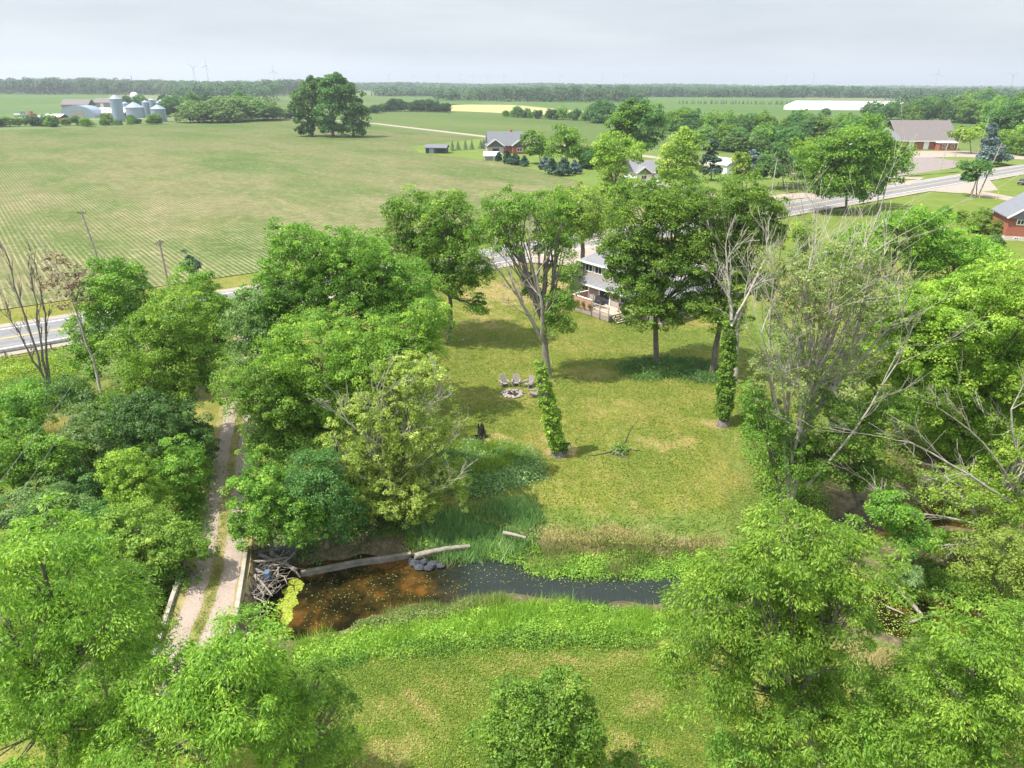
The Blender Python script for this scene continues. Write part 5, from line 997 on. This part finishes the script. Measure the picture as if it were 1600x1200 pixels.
T('dense_tree', 'dark rounded tree behind the low fence', (1225,296), [(1215,262,22,22),(1240,268,22,22),(1200,270,14,16)], 'dark', seed=127)
T('yellowish_tree', 'light green tree left of the massive roadside tree', (1256,290), [(1255,245,20,22),(1245,270,18,18),(1268,265,14,22)], 'yellow', seed=128)
T('dense_tree', 'large mid-green tree left of the isolated spruces beside the brick bungalow', (845,256), [(838,226,17,16),(850,238,15,14),(832,240,12,12)], 'mid', seed=130)
T('dense_tree', 'tallest dark tree beside the brick bungalow', (885,262), [(885,216,20,14),(880,236,24,18),(900,240,18,14)], 'mid', seed=131)
for i, (px, py, h_, w_, lf, lb) in enumerate([(851,265,17,8,'blue','pale blue spruce in front of the dark trees beside the bungalow'), (898,272,18,9,'blue','small blue spruce right of the dark trees by the bungalow'), (862,272,22,9,'spruce','dark spruce just right of the pale blue spruce'), (880,275,26,10,'spruce','tall dark spruce in front of the bungalow trees'),
    (793,256,17,6,'spruce','young spruce just right of the white-roofed shed'),(805,258,16,6,'spruce','second young spruce right of the white-roofed shed'),(819,260,14,5,'spruce','third young spruce right of the white-roofed shed'),(779,252,12,4,'spruce','low young spruce touching the white-roofed shed')]):
    T('spruce_tree', lb, (px, py), [(px, py-h_*.22, w_, h_*.2), (px, py-h_*.45, w_*.75, h_*.22), (px, py-h_*.7, w_*.5, h_*.2), (px, py-h_*.92, w_*.22, h_*.14)], lf, seed=140+i, dens=1.2)

# trees just outside the right edge of the frame, closing the thicket
T('leafy_tree', 'green tree closing the thicket just beyond the right edge', (1740,800), [(1740,560,90,70),(1700,640,80,60),(1790,650,80,70)], 'yellow', seed=150, group='trees beyond the right edge', nl=45)
T('leafy_tree', 'lower green tree beside the creek just beyond the right edge', (1780,980), [(1760,840,90,60),(1720,900,70,50),(1830,900,80,60)], 'mid', seed=151, group='trees beyond the right edge', nl=45)
# ------------------------------------------------------------------ repeated far trees: prototypes copied
def proto(kind, seed):
    """unit-high crown + trunk meshes of one far tree"""
    k = np.random.RandomState(seed); rg = random.Random(seed)
    if kind == 'spruce':
        z = k.uniform(.06, 1, 900)**1.3; r_ = .26*(1-z)+.015; a = k.uniform(0, 6.28, 900); rr = r_*k.uniform(.6, 1.05, 900)*(1+.15*np.sin(z*40)); c = np.column_stack([rr*np.cos(a), rr*np.sin(a), z]); V = leaves(c, unit(np.column_stack([np.cos(a), np.sin(a), np.full(900, .6)])+k.normal(scale=.3, size=(900, 3))), np.full(900, .05), .6); var = k.rand(900)
    else:
        Vs = []; As = []; nb = 4 if kind == 'wide' else 3
        for i in range(nb):
            c = np.array([rg.uniform(-.22, .22)*(nb > 3)+rg.uniform(-.1, .1), rg.uniform(-.2, .2), (.30, .64, .46, .34)[i]+rg.uniform(-.05, .05)]); r_ = (rg.uniform(.28, .38), rg.uniform(.28, .38), (.29, .34, .34, .3)[i]); cc, u, q = lobe_clusters(c, r_, .085, 1.1, seed*7+i)
            V, a = cluster_leaves(cc, q, u, 26, .045); Vs.append(V); As.append(a)
        V = np.concatenate(Vs); var = np.concatenate(As); V[:, 2] = np.maximum(V[:, 2], .02)
    tm = MB(); tm.tube([(0, 0, -.03), (0.01, 0, .5)], [.03, .012], 6)
    return V, var, tm
PRO = {}
def far_tree(kind, leafk, P, h_, wscale, rz, name, label, group, cat='tree'):
    key = (kind, leafk)
    if key not in PRO:
        V, var, tm = proto(kind, 50+len(PRO)); me = np_mesh('crown', V, np.arange(len(V)), L[leafk], var); o = empty(name, P); link('crown', me, o); tm.build('trunk', BARK, o); PRO[key] = o; first = o
    else: first = copy_tree(PRO[key]); first.name = name
    first.location = P-Vector((0, 0, 0 if kind == 'spruce' else h_*.13)); first.rotation_euler = (0, 0, rz); first.scale = (h_*wscale, h_*wscale, h_); tag(first, label, cat, group); return first
rg = random.Random(99)
def row(pts, n, h_, kinds, leafs, name, label, group, jit=6, ws=(.8, 1.25), hj=.35):
    W = [at(a, b) for a, b in pts]; ln = [0]; made = []
    for a, b in zip(W[:-1], W[1:]): ln.append(ln[-1]+(b-a).length)
    for i in range(n):
        d = ln[-1]*(i+rg.uniform(.1, .9))/n; j = max(q for q in range(len(ln)-1) if ln[q] <= d); p = W[j].lerp(W[j+1], (d-ln[j])/(ln[j+1]-ln[j])); p += Vector((rg.uniform(-jit, jit)*.6, rg.uniform(-jit, jit), 0)); p.z = 0
        hh = h_*rg.uniform(1-hj, 1+hj*.6); made.append((p.x/p.y, far_tree(rg.choice(kinds), rg.choice(leafs), p, hh, rg.uniform(*ws), rg.uniform(0, 6.3), name, label, group)))
    made.sort(key=lambda q: q[0])
    for i, (_, o) in enumerate(made):
        if n > 1: o['label'] = ORD[i]+' from left, '+label
        if len(o['label'].split()) > 16: print('LONG', o['label'])
row([(600,174),(640,174),(700,176)], 16, 12, ['wide','round'], ['dark','far'], 'hedge_tree', 'dark tree in the grove beyond the field right of the isolated clump', 'grove right of the isolated clump')
row([(570,178),(600,175)], 5, 8, ['wide'], ['dark','far'], 'hedge_tree', 'low dark tree linking the isolated clump to the grove', 'low trees between clump and grove')
row([(790,182),(850,186),(940,190),(1000,196),(1050,200)], 34, 8.5, ['wide','round'], ['dark','mid','far'], 'hedge_tree', 'bushy tree in the hedgerow between the two far green fields', 'hedgerow between the far fields', 4)
row([(925,192),(945,192),(962,192)], 4, 17, ['round'], ['dark'], 'hedge_tree', 'taller tree rising out of the far hedgerow above the tall trees', 'taller hedgerow trees')
row([(1050,208),(1110,212),(1180,214),(1250,214)], 20, 12.5, ['wide','round'], ['mid','dark'], 'tree_belt_tree', 'rounded tree in the belt above the white garage and bungalow', 'tree belt above the garage', 9)
row([(1085,232),(1140,236),(1190,240),(1250,240)], 17, 11, ['wide','round'], ['mid','dark','silver'], 'tree_belt_tree', 'bushy tree in the lower belt just behind the white garage', 'lower tree belt behind the garage', 6)
row([(1230,218),(1300,218),(1370,214)], 12, 11.5, ['wide','round'], ['mid','dark'], 'tree_belt_tree', 'rounded tree behind the massive roadside tree', 'trees behind the roadside tree', 8)
row([(1285,182),(1300,182)], 2, 11, ['round'], ['dark'], 'field_tree', 'tree in front of the white greenhouses', 'trees in front of the greenhouses'); row([(1360,186),(1395,186)], 4, 16, ['round'], ['dark'], 'field_tree', 'tree at the right end of the white greenhouses', 'trees at the end of the greenhouses')
row([(1385,190),(1450,190),(1520,191),(1560,198)], 22, 18, ['wide','round'], ['mid','dark'], 'wood_tree', 'tree at the edge of the wood above the brick hall', 'wood edge above the brick hall', 14)
row([(1440,180),(1520,178),(1620,180)], 20, 20, ['wide','round'], ['mid','dark'], 'wood_tree', 'tree deeper in the wood above the brick hall', 'wood above the brick hall', 24)
row([(1545,214),(1580,222),(1625,232)], 11, 19, ['wide','round'], ['mid','dark'], 'wood_tree', 'tall tree at the right edge behind the blue spruce', 'trees behind the blue spruce', 10)
row([(1560,196),(1600,200),(1640,205)], 10, 20, ['wide','round'], ['mid','dark'], 'wood_tree', 'tree in the wood at the far right edge', 'wood at the right edge', 20)
row([(300,192),(340,191),(420,187)], 12, 17, ['wide'], ['silver'], 'willow', 'rounded pale willow at the far edge of the striped field', 'willows at the far field edge', 8, (1.3, 1.7), .2)
row([(270,182),(340,180),(420,180)], 14, 19, ['wide','round'], ['far','dark'], 'farm_tree', 'dark tree behind the willows right of the farm', 'trees right of the farm', 14)
row([(0,198),(60,196),(120,197),(190,195),(262,193)], 26, 6.0, ['wide','round','wide'], ['dark','far','mid'], 'farm_tree', 'low bush along the field edge in front of the farm', 'bushes in front of the farm', 12, (.8, 1.7), .55)
row([(195,172),(240,172),(300,170)], 9, 15, ['wide','round'], ['far','dark'], 'farm_tree', 'tree behind the grain bins', 'trees behind the grain bins', 14)
row([(1256,164),(1060,162)], 42, 5, ['spruce'], ['spruce'], 'nursery_spruce', 'small dark conifer in the planted row beyond the green field', 'planted conifer row', 2, (1.0, 1.4), .2)
row([(700,236),(762,232)], 6, 3.6, ['spruce'], ['spruce'], 'young_spruce', 'young spruce in the line between the dark blue shed and the bungalow', 'young spruces behind the shed', 1, (1.2, 1.6), .2)
row([(905,262),(935,262)], 5, 7, ['wide'], ['mid','dark'], 'garden_shrub', 'green shrub right of the trees beside the bungalow', 'shrubs right of the bungalow trees', 4)
row([(1478,340),(1520,352),(1555,372)], 7, 3.6, ['wide'], ['mid','olive'], 'garden_shrub', 'garden shrub on the lawn left of the red brick house', 'shrubs by the red brick house', 3)
row([(1556,384),(1556,386)], 1, 2.2, ['wide'], ['silver'], 'garden_shrub', 'pale rounded shrub against the wall of the red brick house', 'pale shrub by the brick house', 0)
row([(440,186),(462,184)], 3, 8, ['wide'], ['far'], 'field_tree', 'small dark tree just left of the isolated clump beside the gravel road', 'small trees left of the clump', 3)
row([(1560,238),(1610,243)], 4, 9, ['wide'], ['mid'], 'garden_tree', 'low tree right of the blue spruce beside the school drive', 'low trees right of the spruce', 4)
row([(1150,372),(1215,382)], 4, 5, ['round'], ['olive'], 'small_tree', 'small tree on the roadside lawn behind the maples', 'small trees behind the maples', 3)
# ------------------------------------------------------------------ far woods, one mass each
def forest(name, rects, h_, sp, seed, label, leafk='far', cards=60):
    k = np.random.RandomState(seed); Vs = []; As = []
    for x0, x1, y0, y1 in rects:
        n = int((x1-x0)*(y1-y0)/(sp*sp)); c = np.column_stack([k.uniform(x0, x1, n), k.uniform(y0, y1, n)]); front = np.column_stack([k.uniform(x0, x1, int((x1-x0)/sp*1.6)), y0+k.uniform(0, sp*1.2, int((x1-x0)/sp*1.6))]); c = np.concatenate([c, front]); n = len(c)
        hh = h_*k.uniform(.7, 1.12, n)*(1+.10*np.sin(c[:, 0]*.012)); r_ = sp*k.uniform(.55, .95, n); u = unit(k.normal(size=(n*cards, 3))); u[:, 2] = np.abs(u[:, 2]); C = np.repeat(np.column_stack([c, hh-r_*.9]), cards, 0); RR = np.repeat(r_, cards)[:, None]
        low = k.rand(n*cards) < .3; p = C+u*RR*np.array([1, 1, .95]); p[low, 2] *= k.uniform(.1, .9, low.sum()); s_ = np.maximum(1.3, C[:, 1]*.0022)*k.uniform(.8, 1.5, len(p))
        Vs.append(leaves(p, unit(u+k.normal(scale=.18, size=u.shape)+[0, -.15, .35]), s_, .8)); As.append(np.clip(np.repeat(k.normal(.5, .22, n), cards)+k.normal(0, .05, n*cards), 0, 1))
    V = np.concatenate(Vs); return tag(link(name, np_mesh(name, V, np.arange(len(V)), L[leafk], np.concatenate(As))), label, 'woods', None, 'stuff')
def X(px, Y): return at_y(px, 140, Y).x
forest('distant_woods', [(X(-60,1500), X(445,1500), 1500, 1760)], 26, 15, 1, 'long dark wood on the horizon behind the farm at left')
forest('distant_woods', [(X(262,1050), X(425,1050), 1050, 1130)], 20, 13, 2, 'dark wood behind the trees right of the farm')
forest('distant_woods', [(X(440,2500), X(800,2500), 2450, 2900), (X(780,2900), X(1180,2900), 2900, 3200)], 21, 22, 3, 'bluish wood along the horizon behind the isolated clump')
forest('distant_woods', [(X(738,1110), X(1010,1110), 1110, 1260)], 19, 13, 4, 'dark wood beyond the ripe yellow field in the middle distance')
forest('distant_woods', [(X(588,1500), X(745,1500), 1500, 1600), (X(655,1050), X(745,1050), 1180, 1230)], 17, 14, 5, 'scattered wood between the isolated clump and the middle wood')
forest('distant_woods', [(X(1000,1550), X(1640,1550), 1550, 1800)], 19, 15, 6, 'long bluish wood along the horizon behind the greenhouses')
forest('distant_woods', [(X(-120,4200), X(1720,4200), 4200, 4500)], 20, 34, 7, 'faintest blue wood line on the horizon', cards=16)
forest('distant_woods', [(X(1440,800), X(1660,800), 760, 900)], 19, 13, 8, 'wood behind the tree belt at the right edge')
# low weeds beside the creek, banks and lawn bed
EAST = [(640,800),(700,795),(800,778),(835,790),(838,820),(800,838),(700,842),(645,835)]
cover('bank_reeds', EAST, 260, .05, 'reed', .8, 31, 'tall blue-green reeds in a band on the far bank of the creek', 'reeds', True, .9, dens=80)
cover('shrub_bed', [(690,705),(740,695),(800,700),(845,720),(848,745),(800,765),(740,768),(695,760)], 420, .14, 'reed', .7, 32, 'oval island bed of tall dark green plants in the lawn', 'plants', False, .9, dens=70)
cover('shrub_bed_grass', [(700,700),(760,695),(830,712),(840,745),(760,765),(700,762)], 160, .04, 'weed', 1.0, 33, 'upright grassy blades growing through the oval lawn bed', 'grass', True, .9, dens=60)
cover('far_bank_weeds', [(815,872),(870,862),(930,866),(1000,862),(1120,866),(1130,888),(1000,888),(960,893),(900,890),(830,884)], 400, .12, 'weed', .45, 34, 'bright leafy weeds along the far edge of the creek', dens=60, clump=.75, z=-1.0)
cover('far_bank_weeds', [(640,840),(760,842),(830,850),(850,862),(810,868),(740,850),(640,850)], 170, .13, 'mid', .4, 35, 'low mid-green weeds between the reeds and the pale log', dens=50, clump=.7, z=-1.0)
cover('dry_straw', [(840,812),(900,806),(1000,815),(1120,826),(1190,842),(1185,860),(1100,854),(950,848),(850,842)], 620, .035, 'straw', .2, 36, 'strip of dry yellow cut grass between lawn and creek weeds', 'dry grass', True, .8, dens=50)
NB = [(450,1000),(500,985),(560,975),(640,962),(700,950),(740,935),(820,925),(940,930),(1010,945),(1060,945),(1090,960),(1080,985),(1000,1000),(900,1000),(800,1002),(680,1012),(560,1030),(470,1040)]
cover('near_bank_weeds', [(470,1006),(520,990),(600,975),(690,962),(760,948),(830,940),(940,940),(1010,952),(1060,955),(1090,960),(1080,985),(1000,1000),(900,1000),(800,1002),(680,1012),(560,1030),(470,1040)], 760, .115, 'weed', .55, 37, 'thick bright green weeds along the near bank of the creek', dens=66, clump=.75, z=-.55)
cover('near_bank_weeds', [(470,1022),(560,1012),(680,996),(800,985),(900,985),(1000,985),(1050,1005),(960,1006),(800,1008),(680,1018),(560,1034),(480,1042)], 330, .10, 'mid', .55, 38, 'darker green weeds at the lawn side of the near bank', dens=70, clump=.7)
cover('near_bank_weeds', [(560,975),(620,968),(700,955),(740,945),(720,960),(640,978),(560,990)], 150, .12, 'mixed', .6, 39, 'greyish seeding weeds at the water edge of the near bank', dens=60, clump=.7, z=-.9)
cover('bank_grass', [(560,968),(640,955),(740,935),(800,930),(760,950),(640,975)], 130, .03, 'mixed', .6, 40, 'pale seed-headed grass at the near water edge', 'grass', True, .8, dens=60, z=-.95)
cover('bank_grass', [(1340,1010),(1380,1008),(1425,1015),(1420,1035),(1350,1035)], 130, .035, 'straw', .8, 41, 'pale tuft of seeding grass beside the brown creek at lower right', 'grass', True, .8, dens=60)
cover('marsh_weeds', [(1150,600),(1190,620),(1260,700),(1300,780),(1270,800),(1200,760),(1170,700)], 300, .16, 'mid', .7, 42, 'rank weeds under the pale fanning tree', dens=60)
cover('marsh_weeds', [(1340,640),(1480,600),(1640,640),(1640,760),(1420,780),(1380,740)], 420, .2, 'olive', .9, 43, 'undergrowth below the huge yellow-green tree', dens=50)
cover('marsh_weeds', [(1380,870),(1440,860),(1640,870),(1640,910),(1480,905),(1400,900)], 220, .15, 'mid', .5, 44, 'low weeds between the backwater and the brown creek', dens=55)
cover('marsh_weeds', [(1440,990),(1640,960),(1640,1100),(1400,1060)], 260, .15, 'weed', .5, 45, 'weeds below the bottom right trees', dens=50)
cover('verge_grass', [(-20,520),(60,505),(200,478),(380,448),(410,440),(405,452),(370,458),(200,492),(60,514),(-20,530)], 500, .05, 'yellow', .55, 46, 'tall yellow-green grass on the far verge of the highway at left', 'grass', True, 1.3, dens=45) if False else None
cover('thicket_weeds', [(-20,560),(90,560),(140,620),(80,700),(120,760),(60,780),(-20,700)], 700, .19, 'yellow', .7, 47, 'sunlit yellow-green undergrowth between the left trees', dens=45, clump=1.4)
cover('thicket_weeds', [(130,620),(260,640),(330,700),(320,860),(280,930),(180,920),(120,800),(110,700)], 700, .18, 'mid', .9, 48, 'dense green undergrowth of the thicket left of the drive', dens=50, clump=1.3)
cover('thicket_weeds', [(395,640),(560,640),(700,700),(690,770),(640,800),(500,850),(400,850),(385,760)], 700, .17, 'dark', .6, 49, 'shaded undergrowth right of the drive beneath the trees', dens=45, clump=1.2)
cover('thicket_grass', [(55,640),(130,640),(110,700),(110,760),(70,760),(75,700)], 300, .045, 'straw', .8, 50, 'dry golden grass in the clearing at the left', 'grass', True, 1.2, dens=50)
cover('thicket_weeds', [(0,900),(200,900),(260,960),(230,1010),(100,1060),(0,1060)], 350, .15, 'mid', .6, 51, 'weeds at the creek left of the bridge', dens=45)
cover('thicket_weeds', [(420,1040),(470,1030),(520,1060),(480,1100),(400,1110)], 180, .12, 'weed', .35, 52, 'low weeds between the drive trees and the near lawn', dens=45)
cover('hedge_plants', [(965,572),(1010,560),(1100,562),(1135,580),(1120,598),(1060,596),(985,592)], 330, .16, 'dark', .5, 53, 'dark ground ivy under the two full maples', dens=55)
cover('lawn_tufts', [(470,1045),(700,1018),(900,1005),(1040,1010),(1060,1100),(1060,1240),(540,1240),(540,1120)], 2600, .075, 'weed', .09, 54, 'short coarse tufts over the near lawn', 'grass', dens=14, clump=.9)
cover('drive_grass', [(326,860),(334,700),(366,700),(380,740),(372,860)], 1, .05, 'weed', .1, 55, 'grass', 'grass') if False else None
cover('bank_grass', NB, 420, .03, 'weed', .8, 60, 'long grass blades mixed into the weeds of the near bank', 'grass', True, .8, z=-.5, dens=50)
cover('bank_grass', [(820,855),(900,845),(1000,842),(1120,848),(1120,875),(960,885),(830,880)], 200, .035, 'mixed', .6, 61, 'grass blades mixed into the weeds of the far bank', 'grass', True, .8, z=-.9, dens=45)
def lawn_cover(name, poly, n, s, seed, label):
    k = np.random.RandomState(seed); q = scatter_px(poly, n, seed, 0); x, y = q[:, 0], q[:, 1]; z = np.maximum(ground_z(x, y), -.6)
    dr = np.zeros(n)
    for s_ in DRY: dr = np.maximum(dr, spotv(x, y, *s_))
    keep = k.rand(n) > dr*.55; lf = (np.sin(x*.9+y*.5+np.sin(y*.7))+np.sin(y*1.3-x*.4+2)+np.sin(x*2.6+1)*np.sin(y*2.9)+2.2*np.sin(x*.31-y*.22+np.sin(y*.35)*1.5)*np.sin(y*.28+x*.1)+.8*np.sin(np.hypot(x-9, y-40)*5.2))/3.0; x, y, z, dr, lf = x[keep], y[keep], z[keep], dr[keep], lf[keep]; n = len(x); nr = unit(k.normal(scale=.55, size=(n, 3))+[0, 0, 1]); V = leaves(np.column_stack([x, y, z+k.uniform(.01, .06, n)]), nr, s*k.uniform(.5, 1.6, n), .45)
    return tag(link(name, np_mesh(name, V, np.arange(len(V)), L['lawn'], np.clip(.32+.24*lf+.62*dr+k.normal(0, .11, n), 0, 1))), label, 'grass', None, 'stuff')
lawn_cover('lawn_grass', [(600,420),(740,410),(900,470),(1160,470),(1240,640),(1210,850),(840,830),(620,760),(560,600)], 210000, .13, 71, 'mown grass of the big sloping lawn below the house')
lawn_cover('lawn_grass', [(430,1060),(700,1010),(900,1000),(1060,1010),(1170,1120),(1180,1230),(420,1230)], 90000, .10, 72, 'mown grass of the near lawn at the bottom')
q = []
for (a, b) in zip(dpl[:-1], dpl[1:]):
    for i in range(70): t_ = rg.random(); q.append((a[0]+(b[0]-a[0])*t_+rg.gauss(0, .12), a[1]+(b[1]-a[1])*t_))
q = np.array(q); k = np.random.RandomState(3); p = np.repeat(q, 17, 0)+k.normal(scale=.16, size=(len(q)*17, 2)); V = leaves(np.column_stack([p, .05+k.uniform(0, .1, len(p))]), unit(k.normal(scale=.5, size=(len(p), 3))+[0, 0, 1]), .07*k.uniform(.6, 1.4, len(p)), .5)
tag(link('drive_grass', np_mesh('drive_grass', V, np.arange(len(V)), L['lawn'], k.rand(len(p)))), 'grass strip growing between the wheel tracks of the drive', 'grass', None, 'stuff')
# ------------------------------------------------------------------ haze
HZ = True
if HZ:
    me = MB().box(-9500, -60, -3.2, 9500, 9500, 190).build('haze', simple('x', (1, 1, 1))); m = bpy.data.materials.new('haze'); m.use_nodes = True; t = m.node_tree; t.nodes.clear()
    o_ = t.nodes.new('ShaderNodeOutputMaterial'); pv = t.nodes.new('ShaderNodeVolumePrincipled'); pv.inputs['Color'].default_value = (.80, .87, .96, 1); pv.inputs['Density'].default_value = 0.00016; pv.inputs['Anisotropy'].default_value = 0.3
    t.links.new(pv.outputs[0], o_.inputs['Volume']); me.data.materials.clear(); me.data.materials.append(m); m.volume_sampling if False else None
    tag(me, 'thin pale summer haze over the far fields', 'haze', None, 'stuff')
print('LEAVES', NLEAF, 'OBJECTS', len(bpy.data.objects))
